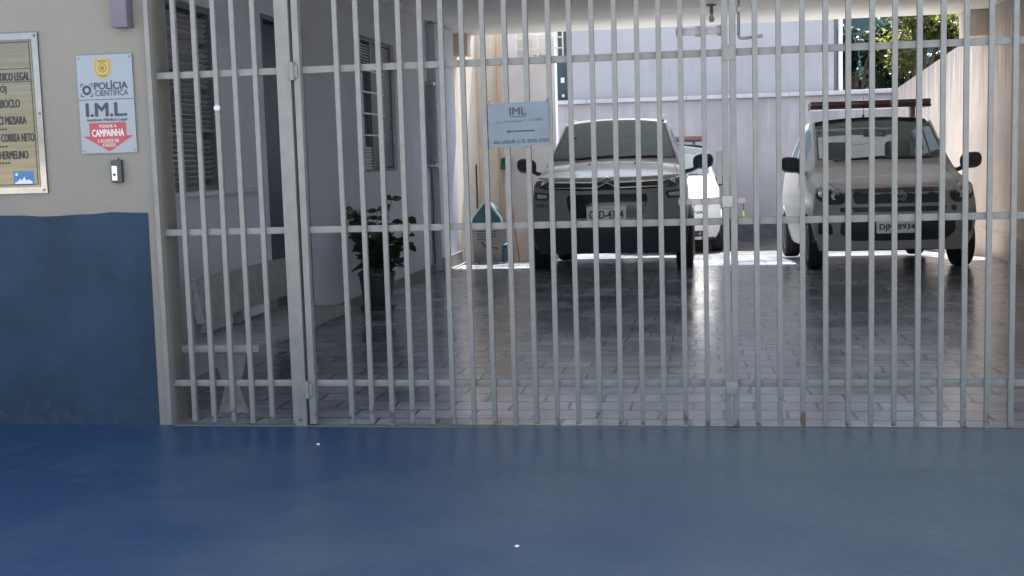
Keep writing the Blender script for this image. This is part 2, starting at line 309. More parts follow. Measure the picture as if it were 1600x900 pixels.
def text_bm(body, bold=0.0):
    cu = bpy.data.curves.new('t', 'FONT'); cu.body = body; cu.size = 1; cu.extrude = 0; cu.offset = bold; cu.resolution_u = 3
    o = bpy.data.objects.new('t', cu); C.objects.link(o)
    me = bpy.data.meshes.new_from_object(o.evaluated_get(bpy.context.evaluated_depsgraph_get()))
    b = bmesh.new(); b.from_mesh(me); bpy.data.objects.remove(o); bpy.data.curves.remove(cu); bpy.data.meshes.remove(me); return b
def text(mb, body, x0, x1, z0, z1, y, bold=0.02, mi=0, align=None):
    """lettering on an XZ plane facing -Y, fitted to the box; with align the width follows from the height (condensed by x1)"""
    b = text_bm(body, 0.0)
    if not b.verts: b.free(); return
    mnx = min(v.co.x for v in b.verts); mxx = max(v.co.x for v in b.verts); mny = min(v.co.y for v in b.verts); mxy = max(v.co.y for v in b.verts)
    sz = (z1 - z0) / (mxy - mny)
    if align == 'right': sx = sz * x0; ox = x1 - (mxx - mnx) * sx
    else: sx = (x1 - x0) / (mxx - mnx); ox = x0
    for v in b.verts: v.co = Vector((ox + (v.co.x - mnx) * sx, y, z0 + (v.co.y - mny) * sz))
    bmesh.ops.recalc_face_normals(b, faces=b.faces)
    for f in b.faces:
        if f.normal.y > 0: f.normal_flip()
    k = max(1, round(bold / .012)); st = bold * (z1 - z0) * 1.1 / max(1, k)
    for q in range(1, k + 1):
        for dx, dz, dy in ((st * q, 0, -.00003 * q), (-st * q, 0, -.00003 * q - .00001), (0, st * q * .6, -.00003 * q - .000015), (0, -st * q * .6, -.00003 * q - .00002)):
            c = b.copy(); bmesh.ops.translate(c, vec=(dx, dy, dz), verts=c.verts); mb._add(c, mi)
    mb._add(b, mi)
def flat(mb, poly, y, mi=0):
    f = mb.b.faces.new([mb.b.verts.new((p[0], y, p[1])) for p in poly])
    f.normal_update()
    if f.normal.y > 0: f.normal_flip()
    f.material_index = mi

# ------------------------------------------------------------------ ground and setting
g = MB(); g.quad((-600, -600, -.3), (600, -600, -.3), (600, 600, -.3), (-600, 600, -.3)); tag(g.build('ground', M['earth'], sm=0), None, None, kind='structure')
g = MB(); g.box(-40, 40, -24, -9.75, -.29, -.13); tag(g.build('road', M['asphalt'], sm=0), None, None, kind='structure')
g = MB(); g.box(-40, 40, -9.7, -9.55, -.29, .005, .01); tag(g.build('kerb', M['kerb'], sm=0), None, None, kind='structure')
g = MB(); g.box(-40, 40, -28, -24.05, -.29, 0, 0); tag(g.build('pavement', M['kerb'], sm=0), None, None, kind='structure')
g = MB(); g.box(-40, 40, -9.55, -2.75, -.29, -.003); tag(g.build('sidewalk', M['walk'], sm=0), None, None, kind='structure')
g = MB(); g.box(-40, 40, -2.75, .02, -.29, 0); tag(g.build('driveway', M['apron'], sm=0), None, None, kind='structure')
GPROF = [(-99, 0), (9.35, 0), (9.6, -.010), (13, -.216), (14, -.25), (99, -.25)]
def gz(y):
    for (a, p), (b, q) in zip(GPROF, GPROF[1:]):
        if y <= b: return p + (q - p) * (y - a) / (b - a)
g = MB()
def strip(g, x0, x1, ys):
    for a, b in zip(ys, ys[1:]): g.quad((x0, a, gz(a)), (x1, a, gz(a)), (x1, b, gz(b)), (x0, b, gz(b)))
strip(g, -3.4, 3.4, [.02, 9.35, 9.6, 12.6]); strip(g, -3.6, -.3, [12.6, 13, 14, 15.5])
bmesh.ops.remove_doubles(g.b, verts=g.b.verts, dist=1e-4)
tag(g.build('floor', M['paver'], sm=60), None, None, kind='structure')
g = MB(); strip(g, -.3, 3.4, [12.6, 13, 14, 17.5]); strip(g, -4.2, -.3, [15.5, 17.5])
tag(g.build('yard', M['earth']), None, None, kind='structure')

# ------------------------------------------------------------------ front building: facade, hall walls, roof
B = thing('office_building', 'cream office building with dark blue painted base and a roofed car hall', 'building', (-5, 0, 0))
part('facade_wall', bx(-9, -2.905, 0, .17, 0, 3.3), M['cream'], B)
def wavy(n=60):
    pts = [(-9, .0), (-2.99, .0)]
    for i in range(n + 1):
        x = -2.985 - (6.015) * i / n; pts.append((x, 1.128 + random.uniform(-.004, .004) + .006 * math.sin(i * .9)))
    return pts
mb = MB(); mb.prism(wavy(), 'y', -.004, 0.002); part('painted_base', mb, M['dado'], B, 0)
part('upper_storey', bx(-9, 5, .003, 8.9, 3.352, 4.4), M['cream'], B)
part('added_shade_canopy', bx(-9, 5, -.75, .002, 4.1, 4.3, .01), M['ceil'], B)  # unseen slab added to keep the front ground in shade
part('lintel', bx(-2.905, 4.2, .01, .16, 2.97, 3.3), M['cream'], B)
part('gate_pier', bx(2.35, 4.2, .0, .2, 0, 2.968), M['cream'], B)
# left hall wall with window and door openings
WX = -3.4
def wall_with_holes(y0, y1, z0, z1, holes, x0, x1):
    m = MB(); ys = sorted({y0, y1, *[h[0] for h in holes], *[h[1] for h in holes]})
    for a, b in zip(ys, ys[1:]):
        hs = [h for h in holes if h[0] <= a and h[1] >= b]; zc = z0
        for h in sorted(hs, key=lambda h: h[2]):
            if h[2] > zc: m.box(x0, x1, a, b, zc, h[2])
            zc = h[3]
        if zc < z1: m.box(x0, x1, a, b, zc, z1)
    bmesh.ops.remove_doubles(m.b, verts=m.b.verts, dist=1e-4)
    return m
H1 = (1.27, 2.08, 1.2, 2.42); H2 = (5.55, 6.98, 1.265, 2.6); HD = (2.94, 3.9, 0.0, 2.5)
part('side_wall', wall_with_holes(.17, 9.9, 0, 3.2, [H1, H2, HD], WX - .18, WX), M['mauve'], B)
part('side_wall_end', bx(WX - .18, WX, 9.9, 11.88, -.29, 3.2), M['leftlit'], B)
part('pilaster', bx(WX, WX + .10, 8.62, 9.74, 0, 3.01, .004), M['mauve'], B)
part('skirting', MB().box(WX, WX + .012, 4.0, 8.62, 0, .09).box(WX + .1, WX + .112, 8.64, 9.84, 0, .16), M['skirt'], B)
part('inner_wall', bx(WX - 1.2, WX - .185, .172, 10.8, -.01, 3.0), M['purple'], B)
# roof of the car hall
part('ceiling', bx(WX, 3.58, .162, 8.9, 3.032, 3.298), M['ceil'], B)
rf = part('roof_beam', bx(WX, 3.58, 8.9, 10.5, 3.03, 3.11, .004), M['ceil'], B)
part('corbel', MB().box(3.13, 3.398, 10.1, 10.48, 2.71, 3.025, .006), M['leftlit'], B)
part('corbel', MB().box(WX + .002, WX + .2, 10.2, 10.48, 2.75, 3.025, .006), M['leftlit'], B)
# near louvred window
def louvre_window(h, parent):
    y0, y1, z0, z1 = h
    f = MB(); x = WX - .06
    for (a, b, c, d) in ((y0, y0 + .035, z0, z1), (y1 - .035, y1, z0, z1), (y0 + .035, y1 - .035, z0, z0 + .035), (y0 + .035, y1 - .035, z1 - .035, z1)):
        f.box(x - .04, x + .02, a, b, c, d)
    zm = z0 + (z1 - z0) * .33; f.box(x - .04, x + .02, y0 + .035, y1 - .035, zm - .012, zm + .012)
    zm2 = z0 + (z1 - z0) * .62; f.box(x - .04, x + .02, y0 + .035, y1 - .035, zm2 - .012, zm2 + .012)
    fr = f.build('window', M['frame'], parent)
    p = MB(); p.box(x - .05, x - .042, y0 + .03, y1 - .03, z0 + .03, z1 - .03); p.build('pane', M['wglass'], fr)
    sl = MB(); n = int((z1 - z0 - .08) / .034)
    for i in range(n):
        z = z0 + .05 + i * .034
        if abs(z - zm) < .02 or abs(z - zm2) < .02: continue
        ye = y1 - .04 if i % 9 else y1 - .2
        sl.box(x - .03, x + .006, y0 + .04, ye, z, z + .004, rot=Matrix.Rotation(R(-38 + random.uniform(-7, 7)), 4, 'Y'))
    sl.build('louvre', M['slat'], fr); return fr
louvre_window(H1, B)
mb = MB(); mb.box(WX + .001, WX + .03, 1.2, 2.7, 1.165, 1.197, .004); part('sill', mb, M['mauve'], B)
# dark door
d = part('door', bx(WX - .12, WX - .07, 2.97, 3.87, .01, 2.46, .004), M['navy'], B)
part('door_frame', MB().box(WX - .16, WX + .004, 2.94, 2.97, 0, 2.5).box(WX - .16, WX + .004, 3.87, 3.9, 0, 2.5).box(WX - .16, WX + .004, 2.97, 3.87, 2.465, 2.5), M['navy'], d)
part('door_handle', MB().rod((WX - .07, 3.8, 1.05), (WX - .02, 3.8, 1.05), .01).rod((WX - .025, 3.8, 1.05), (WX - .025, 3.68, 1.05), .009), M['chrome'], d)
# far window: blue panes, bars, white ventilation louvres, dark shutter on the far half
y0, y1, z0, z1 = H2; x = WX - .07; ym = y0 + .62
f = MB()
for a in ((y0, y0 + .03, z0, z1), (y1 - .03, y1, z0, z1), (ym - .02, ym + .02, z0, z1), (y0 + .03, y1 - .03, z0, z0 + .03), (y0 + .03, y1 - .03, z1 - .03, z1)): f.box(x - .03, x + .03, *a)
w2 = f.build('window', M['frame'], B)
part('pane', MB().box(x - .02, x - .012, y0 + .03, ym - .02, z0 + .03, z1 - .03), M['wglass'], w2)
mb = MB()
for k in range(4): mb.box(x - .012, x + .035, y0 + .03, y1 - .35, z0 + .36 + k * .215, z0 + .376 + k * .215)
part('window_bars', mb, M['slatw'], w2)
for zz in (z0 + .04, z1 - .27):
    mb = MB()
    for k in range(8): mb.box(x + .0, x + .034, y0 + .06, ym - .05, zz + k * .028, zz + k * .028 + .006, rot=Matrix.Rotation(R(35), 4, 'Y'))
    part('vent_louvre', mb, M['slatw'], w2)
part('shutter', bx(x - .0, x + .028, ym + .03, y1 - .04, z0 + .04, z1 - .04, .004), M['shutter'], w2)
# louvred narrow shutter standing off the wall beside the pilaster
mb = MB(); mb.box(WX + .001, WX + .10, 8.44, 8.60, 2.26, 2.3).box(WX + .001, WX + .10, 8.44, 8.60, 1.28, 1.32)
for k in range(26): mb.box(WX + .02, WX + .12, 8.46, 8.56, 1.34 + k * .035, 1.346 + k * .035, rot=Matrix.Rotation(R(30), 4, 'Y'))
part('vent_louvre', mb, M['slat'], B)
part('cable', MB().tube([(WX + .02, 8.55, 1.27), (WX + .025, 8.56, .9), (WX + .02, 8.55, .5), (WX + .022, 8.56, .1)], .012), M['frame'], B)
# dark box/downpipe end at the top of the facade
tag(MB().box(-3.09, -3.0, -.075, -.001, 2.075, 3.1, .006).build('downpipe', M['purple']), 'dark mauve boxed downpipe ending high on the cream facade beside the gate', 'downpipe')

# right boundary wall: full height under the roof, then a sloping top behind it
mb = MB(); mb.prism([(.2, -.29), (17.5, -.29), (17.5, 2.42), (11.3, 2.76), (10.52, 2.835), (10.52, 3.02), (8.9, 3.02), (.2, 3.02)], 'x', 3.4, 3.58)
g = MB(); g.box(-2.9, 2.35, -.02, .024, -.02, .0035); tag(g.build('threshold', M['drain'], sm=0), None, None, kind='structure')
W = thing('boundary_wall', 'tall peach plaster wall with dark rain stains running along the right of the hall', 'wall', (3.49, 9, 0))
part('wall', mb, M['right'], W, 0)
mb = MB(); mb.prism([(.2, -.1), (10.4, -.1), (10.4, .29), (.2, .33)], 'x', 3.37, 3.4); part('wall_base', mb, M['right'], W, 0)
# back wall with coping
W = thing('back_wall', 'low greyish plaster wall with projecting pale coping across the back of the yard', 'wall', (0, 17.6, -.12))
part('wall', bx(-4.2, 3.4, 17.5, 17.68, -.29, 2.36), M['backw'], W)
part('damp_band', bx(-4.2, 3.398, 17.494, 17.4995, -.26, .10), M['damp'], W)
mb = MB()
for k in range(4): mb.box(-4.2 + k * 1.9, -2.305 + k * 1.9 if k < 3 else 3.4, 17.42, 17.72, 2.362, 2.44, .008)
part('coping', mb, M['coping'], W)
# white block at the back left
W = thing('outbuilding', 'white and cream plastered outbuilding end behind the waste bin, pipe on its corner', 'building', (-2.8, 11.1, 0))
part('wall', bx(-2.98, -2.24, 11.9, 12.2, -.29, 3.3), M['lav'], W)
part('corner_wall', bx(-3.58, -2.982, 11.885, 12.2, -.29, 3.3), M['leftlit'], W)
part('drain_pipe', MB().rod((-3.07, 11.85, .5), (-3.07, 11.85, 3.3), .03).rod((-3.07, 11.85, 2.0), (-3.07, 11.85, 2.05), .036).rod((-3.07, 11.85, 1.0), (-3.07, 11.85, 1.05), .036), M['pvc'], W)
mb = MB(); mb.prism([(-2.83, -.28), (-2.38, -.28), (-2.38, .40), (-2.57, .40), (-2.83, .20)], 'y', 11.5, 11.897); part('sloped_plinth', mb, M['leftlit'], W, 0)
# air conditioner cage
W = thing('aircon_cage', 'white barred cage around an air conditioner high on the outbuilding wall', 'cage', (-2.42, 11.6, 2.75))
part('aircon_unit', bx(-2.53, -2.3, 11.65, 11.86, 2.83, 3.12, .008), M['acu'], W)
mb = MB()
for X in (-2.72, -2.57, -2.42, -2.27, -2.14, -2.06): mb.box(X - .009, X + .009, 11.42, 11.44, 2.74, 3.2)
for Z in (2.75, 2.9, 3.05, 3.19): mb.box(-2.73, -2.05, 11.405, 11.419, Z - .009, Z + .009)
for X in (-2.72, -2.06):
    for Z in (2.75, 3.19): mb.box(X - .009, X + .009, 11.441, 11.898, Z - .009, Z + .009)
part('cage_bars', mb, M['cagew'], W)
part('back_plate', bx(-2.74, -2.61, 11.5, 11.52, 2.8, 3.16), M['acu'], W)
# neighbouring house
W = thing('neighbouring_house', 'white neighbouring house wall rising above the back wall coping', 'house', (0, 18.5, -.1))
part('wall', bx(-2.62, 2.33, 17.78, 22, -.29, 6.2), M['house'], W)
part('roof', MB().box(-2.9, 2.7, 17.6, 22.3, 6.2, 6.35), M['coping'], W)
part('drain_pipe', MB().rod((2.46, 17.9, -.1), (2.46, 17.9, 6.1), .045), M['slatw'], W)
part('corner_strip', bx(2.332, 2.40, 17.9, 18.1, -.1, 6.1), M['frame'], W)
W = thing('shed', 'narrow dark teal shed front between the outbuilding and the white house', 'shed', (-3.3, 18.2, -.1))
part('wall', bx(-4.3, -2.66, 17.9, 19.5, -.29, 4.2), M['slate'], W)
part('wall_light', MB().rod((-2.79, 17.86, 2.55), (-2.79, 17.899, 2.55), .03), M['slatw'], W)
part('switch_box', bx(-2.83, -2.76, 17.87, 17.899, 2.8, 2.9), M['slatw'], W)
W = thing('slate_building', 'dark slate blue building standing in shade behind the sunlit tree', 'building', (6, 29, -.1))
part('wall', bx(2.6, 12, 28, 33, -.29, 7), M['slate'], W); part('roof', bx(2.4, 12.2, 27.8, 33.2, 7.0, 7.2), M['slate'], W)

# ------------------------------------------------------------------ trees
def tree(name, label, x, y, z0, zc, rx, rz_, n, lm, size, seed, group=None):
    rnd = random.Random(seed); t = thing(name, label, 'tree', (x, y, z0), 0, group)
    b = MB(); top = Vector((x + .1, y, zc)); b.tube([(x, y, z0), (x + .04, y, z0 + (zc - z0) * .5), top], [.13, .1, .05])
    clumps = []
    for k in range(11):
        a = rnd.uniform(0, 6.28); e = rnd.uniform(-.6, 1); rr = rnd.uniform(.45, .95)
        c = Vector((x + rx * rr * math.cos(a) * math.cos(e * .9), y + rx * rr * math.sin(a) * math.cos(e * .9), zc + rz_ * rr * math.sin(e)))
        clumps.append((c, rnd.uniform(.28, .5) * rx))
        b.tube([(x + .05, y, z0 + (zc - z0) * rnd.uniform(.5, .9)), (Vector((x, y, zc)) + c) / 2 + Vector((0, 0, -.1)), c], [.05, .035, .012], seg=5)
    b.build('trunk', M['bark'], t)
    b = MB()
    for k in range(n):
        c, r = clumps[rnd.randrange(len(clumps))]
        d = Vector((rnd.gauss(0, 1), rnd.gauss(0, 1), rnd.gauss(0, .8))).normalized() * r * rnd.random() ** .4
        p = c + d; q = Matrix.Rotation(rnd.uniform(0, 6.28), 3, 'Z') @ Matrix.Rotation(rnd.uniform(-1.1, 1.1), 3, 'X'); s = size * rnd.uniform(.6, 1.3)
        pts = [(0, -.5, 0), (.28, -.1, .06), (.22, .25, .04), (0, .55, -.05), (-.22, .25, .04), (-.28, -.1, .06)]
        b.b.faces.new([b.b.verts.new(p + q @ Vector(v) * s) for v in pts])
    b.build('crown', lm, t, sm=0); return t
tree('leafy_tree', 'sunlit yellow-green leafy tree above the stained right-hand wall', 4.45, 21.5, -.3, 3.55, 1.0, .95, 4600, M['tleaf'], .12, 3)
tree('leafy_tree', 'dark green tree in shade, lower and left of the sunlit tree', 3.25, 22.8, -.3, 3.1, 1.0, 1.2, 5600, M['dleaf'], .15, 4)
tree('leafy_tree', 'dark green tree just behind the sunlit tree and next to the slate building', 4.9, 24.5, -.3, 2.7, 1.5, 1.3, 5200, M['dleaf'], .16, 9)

# ------------------------------------------------------------------ gates
s = .1069
GP = M['gatep']
bar_me = {}
def bar_mesh(z0, z1):
    k = (z0, z1)
    if k not in bar_me:
        m = MB(); m.box(-.0125, .0125, -.0125, .0125, z0, z1, .0025)
        me = bpy.data.meshes.new('bar'); m.b.to_mesh(me); m.b.free(); me.materials.append(GP); smooth(me, 35); bar_me[k] = me
    return bar_me[k]
def bar(X, parent, z0=.012, z1=2.92):
    o = bpy.data.objects.new('bar', bar_mesh(z0 + round(random.choice((-.006, 0, .004)), 3), z1)); C.objects.link(o)
    o.location = (X, 0, 0); o.rotation_euler = (0, R(random.uniform(-.12, .12)), R(random.uniform(-3, 3))); attach(o, parent)
RZ = (.2224, 1.0196, 1.8293, 2.84)
def rails(x0, x1, parent):
    for z in RZ: part('rail', bx(x0, x1, .0132, .031, z - .017, z + .017, .002), GP, parent)
def foot_hinge(z, parent):
    m = MB(); m.rod((-2.157, -.03, z - .045), (-2.157, -.03, z + .045), .013).rod((-2.157, -.03, z - .004), (-2.157, -.03, z + .004), .0145)
    m.box(-2.185, -2.157, -.029, -.021, z - .03, z + .03).box(-2.157, -2.13, -.029, -.021, z - .03, z + .03); return part('hinge', m, GP, parent)
T = thing('fixed_gate_panel', 'narrow fixed panel of grey bars between the cream wall and the wide post', 'gate panel', (-2.57, 0, 0), group='panels of the barred entrance gate')
for i in range(5): bar(-2.7868 + i * s, T, .02)
rails(-2.904, -2.243, T)
part('post', bx(-2.242, -2.168, -.02, .06, .0, 2.96, .004), GP, T)
part('edge_post', bx(-2.93, -2.9055, -.034, .04, .012, 2.96, .002), GP, T)
for z in (1.822, .196): foot_hinge(z, T)
T1 = thing('gate_leaf', 'barred gate leaf left of the closing stiles, carrying the paper notice', 'gate', (-1.07, 0, 0), group='panels of the barred entrance gate')
part('stile', bx(-2.152, -2.118, -.018, .031, .012, 2.93, .003), GP, T1)
for i in range(1, 19): bar((i - 19) * s - .004, T1)
bar((0 - 19) * s, T1) if False else None
part('stile', bx(-.026, .003, -.0145, .03, .01, 2.93, .003), GP, T1)
for z in RZ: part('rail', bx(-2.117, -.027, .0132, .031, z - .017, z + .017, .002), GP, T1)
T2 = thing('gate_leaf', 'barred gate leaf in front of the car with the roof light bar', 'gate', (1.1, 0, 0), group='panels of the barred entrance gate')
part('stile', bx(.011, .042, -.0145, .03, .01, 2.93, .003), GP, T2)
for i in range(20): bar(.1342 + i * s, T2)
for z in RZ: part('rail', bx(.043, 2.32, .0132, .031, z - .017, z + .017, .002), GP, T2)
part('stile', bx(2.325, 2.349, -.018, .031, .012, 2.93, .003), GP, T2)
# fittings
m = MB(); m.box(-.24, -.012, .0315, .05, 1.92, 1.953, .003).box(-.15, -.12, .0512, .058, 1.912, 1.961, .002).box(-.045, -.015, .0512, .058, 1.91, 1.963, .002).box(-.242, -.228, .0315, .06, 1.915, 1.958, .002)
part('slide_bolt', m, M['galv'], T1)
m = MB(); m.tube([(.062, .045, 2.85), (.06, .045, 2.1), (.056, .045, 1.915), (.06, .045, 1.899), (.072, .045, 1.894), (.13, .045, 1.898), (.17, .045, 1.903)], .0072).box(.048, .07, .034, .056, 2.02, 2.045, .003)
part('drop_rod', m, M['galv'], T2)
m = MB(); m.box(-.24, .085, .0315, .046, 1.103, 1.134, .003).box(-.04, -.028, .0465, .06, 1.095, 1.14, .002).box(-.03, .02, -.024, -.015, 1.09, 1.145, .003)
part('latch', m, M['galv'], T1)
part('lock_box', bx(-.055, -.028, -.012, .0128, 1.2, 1.36, .004), GP, T1)
part('stop_plate', bx(-.02, .036, -.022, -.0152, 1.79, 1.86, .002), GP, T1)
part('stop_plate', bx(-.02, .036, -.022, -.0152, .17, .235, .002), GP, T1)
K = thing('gate_key', 'key with a yellow tag hanging from the gate latch', 'key', (.075, .04, 1.03))
part('cord', MB().tube([(.072, .047, 1.118), (.074, .05, 1.09), (.072, .05, 1.072)], .0022, 5), M['ink'], K)
part('tag', MB().lathe([(.002, 0), (.007, .008), (.0095, .025), (.006, .045), (.002, .05)], 10, Matrix.Translation((.072, .05, 1.022))), M['keytag'], K)
tag(MB().lathe([(.004, 0), (.016, .002), (.018, .01), (.012, .018), (.003, .02)], 16, Matrix.Translation((-2.566, -.0128, 1.653)) @ Matrix.Rotation(R(90), 4, 'X')).build('bar_button', M['whiteink']), 'small round white button on a bar of the narrow fixed panel', 'button')

# ------------------------------------------------------------------ signs on the facade
Sg = thing('wall_sign', 'white upright sign with gold badge and red arrow, on the cream wall beside the gate', 'sign', (-3.17, -.02, 1.44))
part('board', bx(-3.324, -3.018, -.012, -.001, 1.443, 1.949, .001), M['white'], Sg)
sx0, sx1, sz0, sz1 = -3.324, -3.018, 1.443, 1.949; YS = -.0135
U = lambda u: sx0 + (sx1 - sx0) * u
V = lambda v: sz1 - (sz1 - sz0) * v
m = MB()
def shield(u0, u1, v0, v1, grow=1.0):
    cx = (u0 + u1) / 2; cv = (v0 + v1) / 2; pts = [(0, -.5), (.2, -.44), (.42, -.5), (.5, -.36), (.46, -.2), (.5, .05), (.42, .25), (.2, .4), (0, .5)]
    pts = pts + [(-a, b) for a, b in pts[-2:0:-1]]
    return [(U(cx + a * (u1 - u0) * grow), V(cv + b * (v1 - v0) * grow)) for a, b in pts]
flat(m, shield(.31, .63, .03, .255), YS, 0); flat(m, shield(.31, .63, .03, .255, .84), YS - .0006, 1); flat(m, shield(.31, .63, .03, .255, .76), YS - .0012, 0)
cx, cz = U(.47), V(.135)
flat(m, [(cx + .024 * math.cos(a * .3927), cz + .024 * math.sin(a * .3927)) for a in range(16)], YS - .0018, 1)
flat(m, [(cx + .019 * math.cos(a * .3927), cz + .019 * math.sin(a * .3927)) for a in range(16)], YS - .0024, 0)
flat(m, [(cx - .011, cz - .012), (cx + .011, cz - .012), (cx + .011, cz + .004), (cx, cz + .013), (cx - .011, cz + .004)], YS - .003, 1)
for v in (.065, .205): flat(m, [(U(.39), V(v)), (U(.55), V(v)), (U(.55), V(v + .013)), (U(.39), V(v + .013))], YS - .0018, 1)
part('badge', m, [M['gold'], M['goldd']], Sg, 0)
m = MB(); lx, lz = U(.16), V(.355)
n = 20; ro, ri = .0235, .0125
for k in range(n):
    a, b = 2 * math.pi * k / n, 2 * math.pi * (k + 1) / n; k1 = 1 + (.16 if k % 2 else 0); 
    flat(m, [(lx + ri * math.cos(a), lz + ri * math.sin(a)), (lx + ro * k1 * math.cos(a), lz + ro * k1 * math.sin(a)), (lx + ro * k1 * math.cos(b), lz + ro * k1 * math.sin(b)), (lx + ri * math.cos(b), lz + ri * math.sin(b))], YS)
for sx in (-1, 1):
    for sz in (-1, 1):
        e = .034; L = .017; q = .005
        flat(m, [(lx + sx * e, lz + sz * e), (lx + sx * (e - L), lz + sz * e), (lx + sx * (e - L), lz + sz * (e - q)), (lx + sx * e, lz + sz * (e - q))], YS)
        flat(m, [(lx + sx * e, lz + sz * (e - q)), (lx + sx * (e - q), lz + sz * (e - q)), (lx + sx * (e - q), lz + sz * (e - L)), (lx + sx * e, lz + sz * (e - L))], YS)
text(m, 'POLÍCIA', U(.30), U(.90), V(.352), V(.262), YS, .035); text(m, 'CIENTÍFICA', U(.31), U(.905), V(.418), V(.345), YS, .012)
flat(m, [(U(.0), V(.451)), (U(1), V(.451)), (U(1), V(.457)), (U(0), V(.457))], YS)
text(m, 'I.M.L.', U(.13), U(.855), V(.625), V(.49), YS, .05); text(m, 'Instituto Médico Legal', U(.14), U(.855), V(.682), V(.645), YS, .03)
part('lettering', m, M['navyink'], Sg, 0)
m = MB(); flat(m, [(U(.165), V(.69)), (U(.83), V(.69)), (U(.83), V(.825)), (U(.955), V(.825)), (U(.505), V(.985)), (U(.045), V(.825)), (U(.165), V(.825))], YS)
ar = part('arrow', m, M['red'], Sg, 0)
m = MB(); text(m, 'TOQUE A', U(.34), U(.66), V(.745), V(.71), YS - .0008, .02); text(m, 'CAMPAINHA', U(.21), U(.785), V(.83), V(.757), YS - .0008, .03)
text(m, 'E AGUARDE SER', U(.31), U(.69), V(.893), V(.857), YS - .0008, .01); text(m, 'ATENDIDO', U(.385), U(.625), V(.936), V(.902), YS - .0008, .01)
part('arrow_lettering', m, M['whiteink'], ar, 0)
for u, v in ((.04, .03), (.96, .03), (.04, .975), (.96, .975)): part('screw', MB().rod((U(u), -.0125, V(v)), (U(u), -.016, V(v)), .0045), M['rust'], Sg)
# brushed plaque
Pq = thing('steel_plaque', 'brushed steel plaque with names in black capitals, on the cream wall', 'plaque', (-4.0, -.02, 1.24))
part('plate', bx(-4.62, -3.532, -.014, -.001, 1.243, 2.08, .003), M['steelrim'], Pq)
part('panel', bx(-4.585, -3.567, -.018, -.0142, 1.278, 2.045, .001), M['steel'], Pq)
m = MB(); YP = -.0192
for a in ((-4.575, -3.577, 2.029, 2.033), (-4.575, -3.577, 1.29, 1.294)): flat(m, [(a[0], a[2]), (a[1], a[2]), (a[1], a[3]), (a[0], a[3])], YP)
flat(m, [(-3.581, 1.294), (-3.577, 1.294), (-3.577, 2.029), (-3.581, 2.029)], YP)
for z in (1.893, 1.826): flat(m, [(-4.5, z), (-3.577, z), (-3.577, z + .004), (-4.5, z + .004)], YP)
for t, z0, z1, xr, q in (('INSTITUTO MÉDICO LEGAL', 1.836, 1.882, -3.588, .5), ('O)', 1.765, 1.806, -3.722, .65), ('. CABOCLO', 1.697, 1.733, -3.652, .55), ('ECI MIZIARA', 1.609, 1.645, -3.622, .52), ('ES CORREA NETO', 1.519, 1.555, -3.583, .46), ('R HERMELINO', 1.429, 1.465, -3.625, .5)):
    text(m, t, q, xr, z0 - .002, z1 + .004, YP, .04, 0, 'right')
for z, xr in ((1.578, -3.735), (1.488, -3.74), (1.402, -3.73)):
    for k in range(4): flat(m, [(xr - .018 * k, z), (xr - .018 * k - .012, z), (xr - .018 * k - .012, z + .010), (xr - .018 * k, z + .010)], YP)
part('lettering', m, M['ink'], Pq, 0)
m = MB(); flat(m, [(-3.717, 1.289), (-3.603, 1.289), (-3.603, 1.362), (-3.717, 1.362)], YP, 0)
flat(m, [(-3.71, 1.295), (-3.61, 1.295), (-3.61, 1.306), (-3.63, 1.318), (-3.645, 1.312), (-3.655, 1.334), (-3.668, 1.313), (-3.68, 1.322), (-3.695, 1.308), (-3.71, 1.303)], YP - .0008, 1)
flat(m, [(-3.698 + .008 * math.cos(k * .785), 1.345 + .008 * math.sin(k * .785)) for k in range(8)], YP - .0008, 1)
part('crest', m, [M['logoblue'], M['whiteink']], Pq, 0)
for X, Z in ((-3.55, 2.063), (-3.548, 1.66), (-3.55, 1.26)): part('screw', MB().rod((X, -.0142, Z), (X, -.02, Z), .007), M['rust'], Pq)
# doorbell
Db = thing('doorbell', 'small grey doorbell with silver button under the white sign', 'doorbell', (-3.133, -.02, 1.285))
part('housing', bx(-3.164, -3.103, -.03, -.001, 1.287, 1.405, .008), M['bell'], Db)
part('face_plate', bx(-3.155, -3.126, -.034, -.0302, 1.30, 1.375, .002), M['slatw'], Db)
part('button', MB().rod((-3.14, -.0342, 1.33), (-3.14, -.038, 1.33), .007), M['ink'], Db)
part('top_cap', MB().box(-3.142, -3.124, -.022, -.006, 1.4, 1.416, .003), M['frame'], Db)
# paper notice tied to the bars
N = thing('paper_notice', 'white paper notice with an arrow tied to the bars of the gate', 'notice', (-1.01, -.02, 1.41))
rotn = Matrix.Translation((-1.0125, -.019, 1.519)) @ Matrix.Rotation(R(-.9), 4, 'Y')
def wr(u, v): return rotn @ Vector(((u - .5) * .302, .0035 * math.sin(u * 9 + v * 4) * math.sin(v * 3.1) - .0015 * math.sin(v * 14 + u * 3), (v - .5) * .214))
m = MB(); m.grid(wr, 24, 16); o = part('sheet', m, M['paper'], N)
m = MB(); X0, Z0 = -.151, -.107; Wd, Hd = .302, .214
def NT(t, u0, u1, v0, v1, bold, mi=0): text(m, t, X0 + Wd * u0, X0 + Wd * u1, Z0 + Hd * (1 - v1), Z0 + Hd * (1 - v0), 0, bold, mi)
NT('IML', .36, .63, .11, .28, .02)
flat(m, [(X0 + Wd * .36, Z0 + Hd * .675), (X0 + Wd * .63, Z0 + Hd * .675), (X0 + Wd * .63, Z0 + Hd * .688), (X0 + Wd * .36, Z0 + Hd * .688)], 0)
NT('Laudo', .12, .25, .40, .46, .02, 1); NT('Necroscopico', .28, .56, .39, .46, 0, 1); NT('E LAUDOS', .60, .89, .375, .43, .01, 1)
zz = Z0 + Hd * .345
